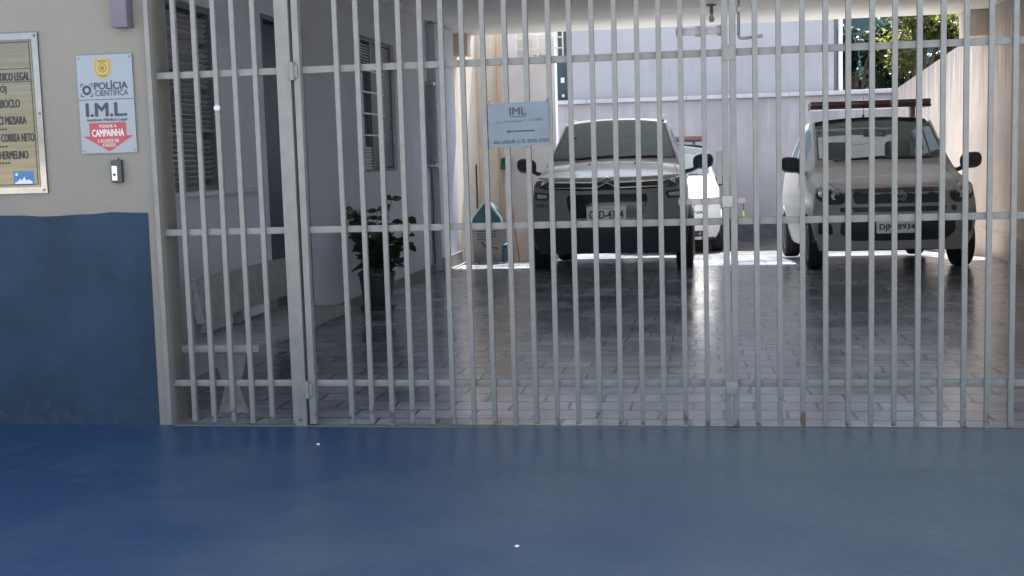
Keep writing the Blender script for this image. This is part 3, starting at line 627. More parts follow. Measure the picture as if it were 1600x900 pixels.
flat(m, [(X0 + Wd * .29, zz), (X0 + Wd * .345, zz + .010), (X0 + Wd * .345, zz + .0035), (X0 + Wd * .76, zz + .0035), (X0 + Wd * .76, zz - .0025), (X0 + Wd * .345, zz - .0025), (X0 + Wd * .345, zz - .009)], 0)
NT('Ou LIGUE (17) 3235-2732', .08, .985, .845, .945, .015)
for v in m.b.verts:
    u = v.co.x / .302 + .5; q = v.co.z / .214 + .5; p = wr(u, q); v.co = p + Vector((0, -.0022, 0))
part('lettering', m, [M['navyink'], M['inklight']], N, 0)
for X, Z in ((-1.155, 1.628), (-.868, 1.63), (-1.155, 1.412)): m = MB(); m.tube([(X, -.022, Z - .008), (X - .004, -.0155, Z + .004), (X + .006, -.0155, Z + .012)], .002, 5); part('tie', m, M['ink'], N)

# ------------------------------------------------------------------ bench and plant
T = thing('concrete_bench', 'weathered concrete bench with slab back, just inside the fixed gate panel', 'bench', (-2.7, 1, 0))
m = MB(); m.box(-2.97, -2.47, .14, 1.9, .362, .405, .012); part('seat', m, M['concrete'], T)
m = MB(); m.box(-2.935, -2.885, .36, 1.86, .485, .735, .01, rot=Matrix.Rotation(R(-10), 4, 'Y')); part('backrest', m, M['concrete'], T)
for Y in (.42, 1.05, 1.68):
    m = MB(); m.prism([(Y - .03, .34), (Y + .03, .34), (Y + .055, .6), (Y - .055, .6)], 'x', -2.96, -2.925); part('back_support', m, M['concrete'], T, 0)
for Y in (.38, 1.55):
    m = MB(); m.prism([(-2.79, 0), (-2.62, 0), (-2.66, .14), (-2.60, .361), (-2.82, .361), (-2.75, .14)], 'y', Y - .06, Y + .06); part('leg', m, M['concrete'], T, 0)
def plant():
    px, py = -3.13, 4.95; t = thing('potted_plant', 'dark leafy plant in a tall black pot against the hall wall', 'plant', (px, py, 0))
    part('pot', MB().lathe([(.11, 0), (.125, .02), (.165, .30), (.175, .31), (.175, .34), (.155, .34), (.15, .30), (.02, .295)], 24, Matrix.Translation((px, py, .005))), M['pot'], t)
    part('saucer', MB().lathe([(.15, 0), (.17, .02), (.17, .03), (.1, .028)], 20, Matrix.Translation((px, py, .0))), M['pot'], t)
    part('soil', MB().lathe([(.0, 0), (.148, .0), (.148, .012), (.01, .02)], 16, Matrix.Translation((px, py, .3))), M['soil'], t)
    rnd = random.Random(5); st = MB(); lf = MB()
    for k in range(40):
        a = rnd.uniform(0, 6.28); 
        reach = rnd.uniform(.08, .33); h = rnd.uniform(.08, .62)
        dx, dy = reach * math.cos(a), reach * math.sin(a) * .7
        if dx < -.17: dx = -.17
        if k == 0: dx, dy, h = .33, .0, .42
        if k == 1: dx, dy, h = .16, .05, .70
        if k == 2: dx, dy, h = -.2, .0, .58
        if k == 3: dx, dy, h = .30, .05, .36
        p0 = Vector((px + rnd.uniform(-.06, .06), py + rnd.uniform(-.06, .06), .31)); p2 = Vector((px + dx, py + dy, .31 + h)); p1 = (p0 + p2) / 2 + Vector((-dx * .25, -dy * .25, .06))
        pts = [(1 - q) ** 2 * p0 + 2 * q * (1 - q) * p1 + q * q * p2 for q in [i / 7 for i in range(8)]]
        st.tube(pts, [.007] * 5 + [.005, .004, .003], 5)
        for i in range(2, 8):
            for sd in (-1, 1):
                p = pts[i]; ax = (pts[i] - pts[i - 1]).normalized(); side = ax.cross(Vector((rnd.uniform(-.4, .4), rnd.uniform(-.4, .4), 1))).normalized() * sd
                L = rnd.uniform(.085, .14); wd = L * rnd.uniform(.22, .3); d = (side + ax * rnd.uniform(.3, .9) + Vector((0, 0, rnd.uniform(-.3, .2)))).normalized(); nn = d.cross(ax).normalized(); ww = d.cross(nn).normalized()
                prev = None
                for q in range(5):
                    f = q / 4; c = p + d * L * f + Vector((0, 0, -.25 * L * f * f)); hw = wd * math.sin(math.pi * min(.97, max(.06, f ** .8)))
                    cur = (lf.b.verts.new(c - ww * hw + nn * hw * .3), lf.b.verts.new(c), lf.b.verts.new(c + ww * hw + nn * hw * .3))
                    if prev: lf.b.faces.new((prev[0], prev[1], cur[1], cur[0])); lf.b.faces.new((prev[1], prev[2], cur[2], cur[1]))
                    prev = cur
    st.build('stem', M['stem'], t); lf.build('foliage', M['leaf'], t, sm=0)
plant()

# ------------------------------------------------------------------ bin, brush, stick at the back left
T = thing('waste_bin', 'teal-lidded pushed-up waste bin with printed body, in the sun by the left wall', 'bin', (-2.96, 10.1, 0))
m = MB(); m.prism([(-3.15, .02), (-2.78, .02), (-2.76, .48), (-3.17, .48)], 'y', 9.93, 10.3); part('body', m, M['binbody'], T, 0)
m = MB(); m.box(-3.185, -2.745, 9.91, 10.32, .48, .53, .01); part('rim', m, M['black'], T)
m = MB(); m.prism([(-3.165, .532), (-2.765, .532), (-2.78, .60), (-2.92, .785), (-2.96, .81), (-3.0, .795), (-3.15, .61)], 'y', 9.93, 10.3); part('lid', m, M['teal'], T, 30)
m = MB(); m.tube([(-3.17, 9.915, .56), (-3.155, 9.915, .62), (-3.005, 9.915, .81), (-2.96, 9.915, .828), (-2.915, 9.915, .80), (-2.772, 9.915, .61), (-2.76, 9.915, .56)], .014, 6); part('lid_edge', m, M['whiteink'], T)
m = MB()
for k, (a, b) in enumerate(((-3.12, -2.82), (-3.1, -2.85), (-3.08, -2.84), (-3.1, -2.88))):
    q = a
    while q < b:
        e = min(b, q + random.uniform(.02, .05)); flat(m, [(q, .43 - k * .035), (e, .43 - k * .035), (e, .443 - k * .035), (q, .443 - k * .035)], 9.928); q = e + .012
flat(m, [(-3.05, .29), (-2.99, .22), (-2.82, .2), (-2.82, .215), (-2.98, .24), (-3.04, .305)], 9.928)
part('lettering', m, M['ink'], T, 0)
part('side_pocket', bx(-2.775, -2.725, 9.95, 10.28, .02, .25, .006), M['binblue'], T)
T.location.z -= .03
T = thing('broom', 'broom stood upside down with green bristles and orange handle against the white wall', 'broom', (-2.65, 10.3, 0))
part('handle', MB().rod((-2.70, 11.0, -.10), (-2.985, 11.84, 1.23), .012), M['handle'], T)
m = MB(); m.box(-3.07, -2.92, 11.8, 11.87, 1.2, 1.28, .01, rot=Matrix.Rotation(R(8), 4, 'Y'))
for k in range(60): 
    X = random.uniform(-3.06, -2.93); m.rod((X, random.uniform(11.81, 11.86), 1.25), (X + random.uniform(-.015, .015), random.uniform(11.8, 11.87), 1.37 + random.uniform(-.02, .015)), .004, .003, 4)
part('head', m, M['brushg'], T)
tag(MB().rod((-3.13, 10.18, -.04), (-3.17, 10.4, 1.27), .013).rod((-3.17, 10.4, 1.27), (-3.171, 10.405, 1.30), .013, .006).build('pole', M['wood']), 'thin dark pole leaning upright behind the waste bin', 'pole')
tag(MB().box(-3.25, -3.22, 8.55, 9.9, -.02, .012).box(-3.33, -3.3, 8.55, 9.9, -.02, .012).build('drain_channel', M['drain']), 'thin metal drain channel in the floor along the left wall', 'drain')
L = thing('ceiling_lamp', 'bare bulb in a socket hanging from the hall ceiling', 'lamp', (0, 8.3, 3.03))
part('rose', MB().lathe([(.055, 0), (.06, -.012), (.03, -.02), (.01, -.021)], 16, Matrix.Translation((0, 8.3, 3.0305))), M['sock'], L)
part('socket', MB().rod((0, 8.3, 3.0110), (0, 8.3, 2.9330), .022), M['sock'], L)
part('bulb', MB().lathe([(.014, .0), (.018, -.02), (.032, -.05), (.034, -.07), (.024, -.092), (.005, -.1)], 16, Matrix.Translation((0, 8.3, 2.9320))), M['bulb'], L)
for X, Y, r, lb in ((-1.98, -.42, .0065, 'tiny white pebble on the blue driveway close to the gate post'), (-.78, -1.9, .0065, 'tiny white pebble on the blue driveway near the bottom middle')):
    b = bmesh.new(); bmesh.ops.create_icosphere(b, subdivisions=2, radius=r); bmesh.ops.scale(b, vec=(1.3, 1, .6), verts=b.verts)
    for v in b.verts: v.co += Vector((X, Y, r * .5)) + v.normal * random.uniform(-.001, .001)
    m = MB(); m._add(b); tag(m.build('pebble', M['pebble']), lb, 'pebble')

# ------------------------------------------------------------------ cars
def interp(tab, x):
    if x <= tab[0][0]: return tab[0][1]
    for (a, p), (b, q) in zip(tab, tab[1:]):
        if x <= b:
            f = (x - a) / (b - a); return p + (q - p) * f
    return tab[-1][1]
def interps(tab, x, h=.03):   # softened polyline
    return (interp(tab, x - h) + 2 * interp(tab, x) + interp(tab, x + h)) / 4
def fill(pts, breaks):
    out = []
    br = sorted(set(breaks))
    for a, b, in zip(br, br[1:]):
        n = max(1, round((b - a) / pts))
        out += [a + (b - a) * k / n for k in range(n)]
    return out + [br[-1]]

def build_car(P, T):
    L = P['L']; Wm = P['W']; tb = .62
    def pt(u, y0, t):
        e = math.exp(-y0 / .6); r = math.exp(-(L - y0) / .5); au = abs(u)
        y = y0 + e * (P['planF'] * au ** 3 + interp(P['profF'], t)) - r * (P['planR'] * au ** 3 + interp(P['profR'], t))
        zt = interps(P['top'], y) - interp(P['crown'], y) * au ** 2 - .012 * au ** 8
        zb = interp(P['bot'], y); zl = min(interp(P['belt'], y), zt - .035)
        z = zb + (zl - zb) * t / tb if t <= tb else zl + (zt - zl) * (t - tb) / (1 - tb)
        wl = Wm * (1 - P.get('taper', .07) * math.exp(-y / .45) - .05 * math.exp(-(L - y) / .45))
        w0 = interp([(0, .90), (.12, .955), (.32, 1.0), (.48, .985), (tb, .955)], t) * wl
        wt = min(interps(P['wtop'], y), wl * .97)
        if t > tb:
            f = (t - tb) / (1 - tb); w0 = w0 + (wt - w0) * (f ** 1.25)
        return Vector((u * w0, y, z))
    yc0, yc1, yr0, yr1 = P['screen'][0], P['screen'][1], P['rear'][0], P['rear'][1]
    uw = P['uw']; fr = .035
    vs = fill(.06, [0, .04, .1, yc0, yc0 + fr, yc1 - fr, yc1, P['side'][0], P['side'][1], P['bp'] - .05, P['bp'] + .05, yr0, yr1, L - .1, L])
    us = fill(.06, [-1, -.985, -uw, -uw + .03, uw - .03, uw, .985, 1])
    ts = fill(.04, [0, .12, tb, tb + .05, .9, .95, 1])
    body = MB(); screen = MB(); rear = MB(); side = MB(); skirt = MB(); full = MB()
    cache = {}
    def add(mb, pts, mi=0):
        key = id(mb); d = cache.setdefault(key, {}); vv = []
        for p in pts:
            k = (round(p.x, 4), round(p.y, 4), round(p.z, 4))
            if k not in d: d[k] = mb.b.verts.new(p)
            if d[k] not in vv: vv.append(d[k])
        if len(vv) >= 3:
            try: f = mb.b.faces.new(vv); f.material_index = mi
            except ValueError: pass
    ra = P['arch']
    def emit(pts, kind, a, b):
        c = sum(pts, Vector()) / 4
        add(full, pts)
        if kind == 'top':
            if yc0 < b < yc1 and abs(a) < uw:
                add(screen, pts, 0 if (yc0 + fr < b < yc1 - fr and abs(a) < uw - .03) else 1); return
            if yr0 < b < yr1 and abs(a) < uw: add(rear, pts); return
        if kind == 'side':
            if tb + .05 < a < .93 and P['side'][0] < b < P['side'][1] and abs(b - P['bp']) > .05: add(side, pts); return
            for yw in P['axles']:
                if (c.y - yw) ** 2 + (c.z - P['wr']) ** 2 < ra ** 2: return
        if kind == 'back' and abs(a) < .86 and b > tb: add(rear, pts); return
        if kind == 'bot' or c.z < P['skirt'] and (kind == 'front'): add(skirt, pts); return
        if c.z < P.get('clad', 0): add(skirt, pts); return
        add(body, pts)
    for i in range(len(vs) - 1):
        for j in range(len(us) - 1):
            ym = (vs[i] + vs[i + 1]) / 2; um = (us[j] + us[j + 1]) / 2
            emit([pt(us[j], vs[i], 1), pt(us[j + 1], vs[i], 1), pt(us[j + 1], vs[i + 1], 1), pt(us[j], vs[i + 1], 1)], 'top', um, ym)
            emit([pt(us[j], vs[i + 1], 0), pt(us[j + 1], vs[i + 1], 0), pt(us[j + 1], vs[i], 0), pt(us[j], vs[i], 0)], 'bot', um, ym)
        for j in range(len(ts) - 1):
            tm = (ts[j] + ts[j + 1]) / 2; ym = (vs[i] + vs[i + 1]) / 2
            emit([pt(1, vs[i], ts[j]), pt(1, vs[i + 1], ts[j]), pt(1, vs[i + 1], ts[j + 1]), pt(1, vs[i], ts[j + 1])], 'side', tm, ym)
            emit([pt(-1, vs[i + 1], ts[j]), pt(-1, vs[i], ts[j]), pt(-1, vs[i], ts[j + 1]), pt(-1, vs[i + 1], ts[j + 1])], 'side', tm, ym)
    for a in range(len(us) - 1):
        for b in range(len(ts) - 1):
            emit([pt(us[a], 0, ts[b]), pt(us[a + 1], 0, ts[b]), pt(us[a + 1], 0, ts[b + 1]), pt(us[a], 0, ts[b + 1])], 'front', us[a], ts[b])
            emit([pt(us[a + 1], L, ts[b]), pt(us[a], L, ts[b]), pt(us[a], L, ts[b + 1]), pt(us[a + 1], L, ts[b + 1])], 'back', us[a], ts[b])
    bvh = BVHTree.FromBMesh(full.b); full.b.free()
    kw = dict(parent=T, local=True)
    bo = body.build('body', [P['paint']], sm=38, **kw)
    sc = screen.build('windscreen', [P['glass'], M['blackg']], sm=60, **kw)
    if rear.b.faces: rear.build('rear_window', P.get('rglass', M['winds']), sm=60, **kw)
    geo = {-1: MB(), 1: MB()}
    for sgn, mb_ in geo.items():
        t_ = side.b.copy(); bmesh.ops.delete(t_, geom=[f for f in t_.faces if f.calc_center_median().x * sgn < 0], context='FACES')
        for lo_, hi_ in ((-9, P['bp']), (P['bp'], 99)):
            t2 = t_.copy(); bmesh.ops.delete(t2, geom=[f for f in t2.faces if not lo_ < f.calc_center_median().y < hi_], context='FACES')
            mm = MB(); mm._add(t2); mm.build('side_window', M['winds'], sm=60, **kw)
        t_.free(); mb_.b.free()
    side.b.free()
    skirt.build('bumper_skirt', M['black'], sm=38, **kw)
    def front(x, z, off=.004):
        h = bvh.ray_cast(Vector((x, -2, z)), Vector((0, 1, 0)))
        return (h[0].y if h[0] is not None else .3) - off
    def topz(x, y, off=.004):
        h = bvh.ray_cast(Vector((x, y, 4)), Vector((0, 0, -1))); return (h[0].z if h[0] is not None else 1) + off
    def conform(poly, off=.005, depth=.03, cuts=3, mb=None, mi=0):
        b = bmesh.new(); vv = [b.verts.new((p[0], 0, p[1])) for p in poly]; ed = [b.edges.new((vv[i], vv[(i + 1) % len(vv)])) for i in range(len(vv))]
        bmesh.ops.triangle_fill(b, edges=ed, use_beauty=True)
        for _ in range(cuts):
            long = [e for e in b.edges if e.calc_length() > .06]
            if not long: break
            bmesh.ops.subdivide_edges(b, edges=long, cuts=1, use_grid_fill=True); bmesh.ops.triangulate(b, faces=b.faces)
        bmesh.ops.recalc_face_normals(b, faces=b.faces)
        if sum(f.normal.y for f in b.faces) > 0: bmesh.ops.reverse_faces(b, faces=b.faces)
        for v in b.verts: v.co.y = front(v.co.x, v.co.z, off)
        ext = bmesh.ops.extrude_edge_only(b, edges=[e for e in b.edges if e.is_boundary])
        for v in [g_ for g_ in ext['geom'] if isinstance(g_, bmesh.types.BMVert)]: v.co.y += depth
        m_ = mb or MB(); m_._add(b, mi); return m_
    def ribbon(pts, wd, off, mb=None, mi=0):
        up = [(p[0], p[1] + wd / 2) for p in pts]; dn = [(p[0], p[1] - wd / 2) for p in pts[::-1]]
        return conform(up + dn, off, mb=mb, mi=mi)
    # wheels
    r = P['wr']; tw = P.get('tw', .2)
    for yw in P['axles']:
        for sx in (-1, 1):
            xo = sx * (P['track'] / 2)
            mt = Matrix.Translation((xo, yw, r)) @ Matrix.Rotation(R(90 * sx), 4, 'Y')
            h = tw / 2
            ty = MB().lathe([(r * .62, -h * .8), (r * .9, -h), (r * .985, -h * .82), (r, -h * .4), (r, h * .4), (r * .985, h * .82), (r * .9, h), (r * .62, h * .8)], 32, mt)
            for k in range(28):
                a = k * 2 * math.pi / 28
                ty.box(r - .006, r + .004, -.012, .012, -h * .75, h * .75, rot=None) if False else None
            wh = ty.build('wheel', M['rubber'], **kw)
            ri = MB().lathe([(.02, h * .62), (r * .2, h * .66), (r * .22, h * .4), (r * .52, h * .38), (r * .56, h * .78), (r * .63, h * .82), (r * .64, h * .2), (r * .3, 0), (.02, 0)], 28, mt)
            for k in range(5):
                a = k * 2 * math.pi / 5; rr = mt @ Matrix.Rotation(a, 4, 'Z')
                t_ = bmesh.new(); bmesh.ops.create_cube(t_, size=1)
                for v in t_.verts: v.co = rr @ Vector((r * .38 + v.co.x * r * .4, v.co.y * r * .16, h * .6 + v.co.z * h * .3))
                ri._add(t_)
            o_ = ri.build('rim', M['rim'], T, local=True); o_.parent = wh
            # arch liner and lip
            ln = MB(); n = 18; xi = sx * (Wm - .34); xe = sx * (Wm - .03)
            for k in range(n):
                a0, a1 = math.pi * k / n, math.pi * (k + 1) / n; R_ = ra + .015
                ln.quad((xi, yw + R_ * math.cos(a0), r + R_ * math.sin(a0)), (xe, yw + R_ * math.cos(a0), r + R_ * math.sin(a0)), (xe, yw + R_ * math.cos(a1), r + R_ * math.sin(a1)), (xi, yw + R_ * math.cos(a1), r + R_ * math.sin(a1)))
            ln.build('wheel_arch', M['black'], **kw)
            lp = MB(); pts = []
            for k in range(25):
                a = -.15 + (math.pi + .3) * k / 24; yy = yw + (ra + .02) * math.cos(a); zz = r + (ra + .02) * math.sin(a)
                hh = bvh.ray_cast(Vector((sx * 3, yy, zz)), Vector((-sx, 0, 0))); xx = hh[0].x if hh[0] is not None else sx * Wm * .95
                pts.append((xx - sx * .008, yy, zz))
            lp.tube(pts, P.get('lip', .03), 8); lp.build('arch_trim', P.get('lipmat', P['paint']), **kw)
    # mirrors
    for sx in (-1, 1):
        mx, my, mz = P['mirror']; mm = MB()
        b = bmesh.new(); bmesh.ops.create_uvsphere(b, u_segments=20, v_segments=12, radius=1)
        for v in b.verts:
            q = v.co; v.co = Vector((sx * mx + math.copysign(abs(q.x) ** .7, q.x) * .125, my + (q.y * .06 if q.y < 0 else q.y * .02), mz + math.copysign(abs(q.z) ** .75, q.z) * .095 + q.x * sx * .012))
        mm._add(b); o1 = mm.build('mirror', P.get('mirmat', M['black']), **kw)
        st = MB(); st.tube([(sx * (mx - .06), my, mz - .06), (sx * (mx - .13), my + .03, mz - .1), (sx * (mx - .22), my + .06, mz - .12)], [.03, .026, .03], 8); s_ = st.build('stalk', M['black'], T, local=True); s_.parent = o1
    # wipers and cowl
    wp = MB()
    for x0, x1 in ((-.55, .05), (.0, .58)):
        pts = []
        for k in range(8):
            xx = x0 + (x1 - x0) * k / 7; yy = yc0 + .035 + .03 * k / 7; pts.append((xx, yy, topz(xx, yy, .012)))
        wp.tube(pts, .008, 6)
    wp.build('wiper', M['black'], **kw)
    return dict(front=front, topz=topz, conform=conform, ribbon=ribbon, bvh=bvh, kw=kw, pt=pt)
def seams(cf, T, pts):
    for sx in (-1, 1):
        m = MB(); m.tube([(sx * x, y, cf['topz'](sx * x, y, .0015)) for x, y in pts], .0045, 6); m.build('bonnet_seam', M['ink'], **cf['kw'])
def rounded(poly, r=.03, n=4):
    out = []; N = len(poly)
    for i in range(N):
        p0, p, p1 = Vector(poly[i - 1]), Vector(poly[i]), Vector(poly[(i + 1) % N]); a = (p0 - p); b = (p1 - p)
        k = min(r, a.length * .45, b.length * .45); A = p + a.normalized() * k; Bq = p + b.normalized() * k
        for q in range(n + 1):
            f = q / n; out.append(tuple((1 - f) ** 2 * A + 2 * f * (1 - f) * p + f * f * Bq))
    return out
def mir(poly): return [(-x, z) for x, z in poly][::-1]
def number_plate(cf, T, cx, z0, z1, half, txt, cw=None):
    y = min(cf['front'](cx, (z0 + z1) / 2, .0), cf['front'](cx - half, z1, 0), cf['front'](cx, z0, 0)) - .02
    m = MB(); m.box(cx - half, cx + half, y, y + .015, z0, z1, .003); pl = m.build('number_plate', M['plate'], **cf['kw'])
    m = MB(); h = z1 - z0; text(m, txt, cx - half * .86, cx + half * .86, z0 + h * .13, z0 + h * .70, y - .0015, .03)
    text(m, 'SP - SAO PAULO', cx - half * .4, cx + half * .4, z0 + h * .80, z0 + h * .9, y - .0015, .0) if half > .1 and cw else None
    o = m.build('characters', M['ink'], T, 0, True); o.parent = pl
    m = MB(); m.tube([(cx - half, y - .001, z0), (cx + half, y - .001, z0), (cx + half, y - .001, z1), (cx - half, y - .001, z1), (cx - half, y - .001, z0 + .001)], .004, 5); o = m.build('plate_frame', M['chrome'], T, 30, True); o.parent = pl

# --- car one: silver crossover
T = thing('parked_car', 'silver crossover with chevron emblem and roof rails, parked at the left in the hall', 'car', (-1.215, 7.95, .02), 0, 'cars parked in the yard')
P1 = dict(L=4.25, W=.945, planF=.26, planR=.2, profF=[(0, .10), (.2, .02), (.45, 0), (.62, .03), (.8, .07), (1, .16)], profR=[(0, .1), (.4, 0), (.62, .05), (1, .28)],
          top=[(0, 1.06), (.16, 1.095), (.45, 1.19), (1.0, 1.285), (1.06, 1.30), (1.80, 1.885), (2.1, 1.90), (2.9, 1.90), (3.5, 1.86), (3.85, 1.70), (4.25, 1.2)],
          crown=[(0, .03), (1.0, .06), (1.2, .03), (1.7, .03), (4, .03)], bot=[(0, .235), (.3, .21), (3.9, .22), (4.25, .3)], belt=[(0, .98), (1.0, 1.12), (2.2, 1.16), (4.2, 1.2)],
          wtop=[(0, .84), (1.0, .84), (1.1, .81), (1.7, .655), (3.6, .62), (4.2, .6)], screen=(1.09, 1.80), rear=(3.62, 4.0), uw=.972, side=(1.5, 3.6), bp=2.45,
          axles=(.86, 3.47), wr=.335, track=1.74, arch=.40, skirt=.60, clad=.40, paint=M['paint1'], glass=M['wind1'], lipmat=M['black'], lip=.04, mirror=(1.10, 1.28, 1.29), mirmat=M['black'])
T.rotation_euler.x = R(-2.3)
cf = build_car(P1, T); kw = cf['kw']; cv, rb = cf['conform'], cf['ribbon']
cv([(-.64, 1.045), (.64, 1.045), (.66, .965), (.3, .945), (-.3, .945), (-.66, .965)], .004).build('grille', M['blackg'], **kw)
m = rb([(-.66, 1.052), (-.4, 1.042), (-.13, 1.036), (-.0, 1.105), (.13, 1.036), (.4, 1.042), (.66, 1.052)], .013, .014); 
rb([(-.66, .985), (-.4, .978), (-.12, .972), (0, 1.035), (.12, .972), (.4, .978), (.66, .985)], .012, .014, m); m.build('chrome_trim', M['chrome'], **kw)
for sg in (1, -1):
    q = (lambda p: p) if sg == 1 else mir
    hl = cv(q(rounded([(.63, 1.065), (.87, 1.12), (.88, 1.02), (.72, .965), (.65, .98)], .02)), .006).build('headlight', M['lampdark'], **kw)
    c = .75 * sg; z = 1.04; m = MB(); y = cf['front'](c, z, .016)
    m.lathe([(.004, 0), (.02, .004), (.026, .012), (.03, .012), (.03, 0), (.004, -.002)], 16, Matrix.Translation((c, y + .006, z)) @ Matrix.Rotation(R(90), 4, 'X'))
    cv(q([(.66, 1.062), (.85, 1.1), (.85, 1.09), (.66, 1.052)]), .012, mb=m)
    o = m.build('lamp_lens', M['lampin'], T, 35, True); o.parent = hl
    lo = cv(q(rounded([(.66, .925), (.86, .945), (.86, .85), (.69, .84)], .02)), .006).build('fog_light', M['lampdark'], **kw)
    m = cv(q(rounded([(.70, .905), (.83, .918), (.83, .872), (.71, .868)], .012)), .012); o = m.build('lamp_lens', M['lampin'], T, 35, True); o.parent = lo
m = cv(rounded([(-.47, .9), (.47, .9), (.46, .78), (.40, .63), (-.40, .63), (-.46, .78)], .06), .006); ik = m.build('lower_grille', M['blackg'], **kw)
number_plate(cf, T, -.004, .60, .762, .226, 'GSD-4344', True)
m = MB(); text(m, 'POLÍCIA', -.84, -.685, .765, .81, 0, .03)
for v in m.b.verts: v.co.y = cf['front'](v.co.x, v.co.z, .004)
m.build('lettering', M['navyink'], sm=0, **kw)
for sg in (-1, 1):   # roof rails and hood ridges
    m = MB(); pts = [(sg * .60, y_, cf['topz'](sg * .60, y_, .05 if .1 < k < 8 else .0)) for k, y_ in enumerate((1.78, 1.86, 2.0, 2.3, 2.6, 2.9, 3.2, 3.4, 3.5))]; m.tube(pts, .016, 8)
    m.build('roof_rail', M['galv'], **kw)
m = MB(); m.tube([(-.52, 1.52, cf['topz'](-.52, 1.55, -.01)), (-.52, 1.53, cf['topz'](-.52, 1.55, -.03))], [.03, .03], 10); m.build('rain_sensor', M['black'], **kw)
m = MB()
for x_ in (-.28, .28): m.rod((x_, .98, cf['topz'](x_, .98, -.01)), (x_, .97, cf['topz'](x_, .98, .016)), .012)
m.build('washer_jet', M['black'], **kw)
m = MB(); m.box(-.75, .75, 1.25, 1.55, .6, 1.06, .05); m.build('dashboard', M['seat'], **kw)
m = MB(); m.box(-.8, .8, 1.0, 3.9, .3, .5); 
for x_ in (-.38, .38): m.box(x_ - .24, x_ + .24, 2.05, 2.2, .5, 1.2, .06); m.box(x_ - .13, x_ + .13, 2.1, 2.2, 1.22, 1.42, .05)
m.build('front_seats', M['seat'], **kw)

seams(cf, T, [(.80, .36), (.80, .5), (.79, .7), (.775, .9), (.76, 1.04)])
# --- light bar builder
def light_bar(T, kw, half, y, z, topz, red=True):
    m = MB(); m.box(-half, half, y - .13, y + .13, z, z + .035, .008); b_ = m.build('light_bar', M['lampdark'], **kw)
    for x0, x1 in ((-half, -half * .36), (-half * .34, half * .34), (half * .36, half)):
        m = MB(); m.box(x0 + .002, x1 - .002, y - .135, y + .135, z + .0355, z + .1, .02); o = m.build('red_lens', M['redlens'], T, 35, True); o.parent = b_
    for x_ in (-half * .72, half * .72):
        m = MB(); m.box(x_ - .03, x_ + .03, y - .05, y + .05, topz(x_, y, -.005), z - .001, .005)
        o = m.build('bar_foot', M['galv'], T, 35, True); o.parent = b_

# --- car two: beige silver hatchback
T = thing('parked_car', 'beige silver hatchback with a dark red roof light bar, nearest the right wall', 'car', (1.99, 7.66, 0), R(2.3), 'cars parked in the yard')
P2 = dict(L=3.85, W=.915, planF=.36, planR=.2, profF=[(0, .12), (.2, .03), (.4, 0), (.62, .04), (.8, .10), (1, .2)], profR=[(0, .1), (.4, 0), (.62, .05), (1, .25)],
          top=[(0, .90), (.2, .945), (.5, 1.06), (.95, 1.175), (1.02, 1.195), (1.78, 1.765), (2.1, 1.785), (2.6, 1.79), (3.3, 1.72), (3.5, 1.64), (3.85, 1.1)],
          crown=[(0, .05), (.9, .08), (1.1, .03), (1.7, .04), (4, .04)], bot=[(0, .25), (.3, .21), (3.5, .22), (3.85, .3)], belt=[(0, .84), (.9, 1.02), (2.2, 1.07), (3.8, 1.1)],
          wtop=[(0, .74), (.95, .77), (1.05, .765), (1.75, .70), (3.4, .65), (3.85, .62)], screen=(1.04, 1.78), rear=(3.34, 3.84), uw=.962, side=(1.45, 3.3), bp=2.35,
          axles=(.78, 3.22), wr=.30, track=1.62, arch=.345, skirt=.0, paint=M['paint2'], glass=M['wind2'], rglass=M['wind2'], lip=.02, mirror=(1.03, 1.2, 1.2), mirmat=M['black'])
T.rotation_euler.x = R(-1.6); T.location.z = .02
cf = build_car(P2, T); kw = cf['kw']; cv, rb = cf['conform'], cf['ribbon']
gp = cv(rounded([(-.5, .90), (.5, .90), (.47, .735), (-.47, .735)], .03), .005).build('grille', M['black'], **kw)
o = rb([(-.5, .905), (0, .91), (.5, .905)], .014, .012).build('red_strip', M['redtrim'], T, 30, True); o.parent = gp
em = MB(); ey = cf['front'](0, .81, .014); n = 28
for k in range(n):
    a0, a1 = 2 * math.pi * k / n, 2 * math.pi * (k + 1) / n
    flat(em, [(.055 * math.cos(a0), .81 + .055 * math.sin(a0)), (.066 * math.cos(a0), .81 + .066 * math.sin(a0)), (.066 * math.cos(a1), .81 + .066 * math.sin(a1)), (.055 * math.cos(a1), .81 + .055 * math.sin(a1))], ey)
for seg in ([(-.03, .86), (0, .815), (.03, .86)], [(-.045, .84), (-.02, .765), (0, .80), (.02, .765), (.045, .84)]):
    for a, b in zip(seg, seg[1:]): em.rod((a[0], ey, a[1]), (b[0], ey, b[1]), .005, seg=6)
em.build('emblem', M['rim'], **kw)
for sg in (1, -1):
    q = (lambda p: p) if sg == 1 else mir
    hl = cv(q(rounded([(.53, .83), (.62, .91), (.80, .955), (.865, .93), (.85, .80), (.74, .73), (.58, .735)], .04)), .006).build('headlight', M['lampdark'], **kw)
    m = MB()
    for c, z, rr in ((.78, .865, .05), (.66, .83, .045)):
        y = cf['front'](c * sg, z, .012); m.lathe([(.004, 0), (rr * .6, .004), (rr * .9, .014), (rr, .014), (rr, 0), (.004, -.002)], 20, Matrix.Translation((c * sg, y + .01, z)) @ Matrix.Rotation(R(90), 4, 'X') @ Matrix.Rotation(R(20 * sg), 4, 'Y'))
    o = m.build('lamp_lens', M['lampin'], T, 35, True); o.parent = hl
    m = cv(q(rounded([(.70, .52), (.83, .54), (.83, .40), (.68, .40)], .03)), .005); m.build('fog_light', M['black'], **kw)
m = cv(rounded([(-.60, .56), (.60, .56), (.62, .42), (.5, .33), (-.5, .33), (-.62, .42)], .04), .005); m.build('lower_grille', M['black'], **kw)
number_plate(cf, T, -.035, .415, .555, .215, 'DJM-8934', False)
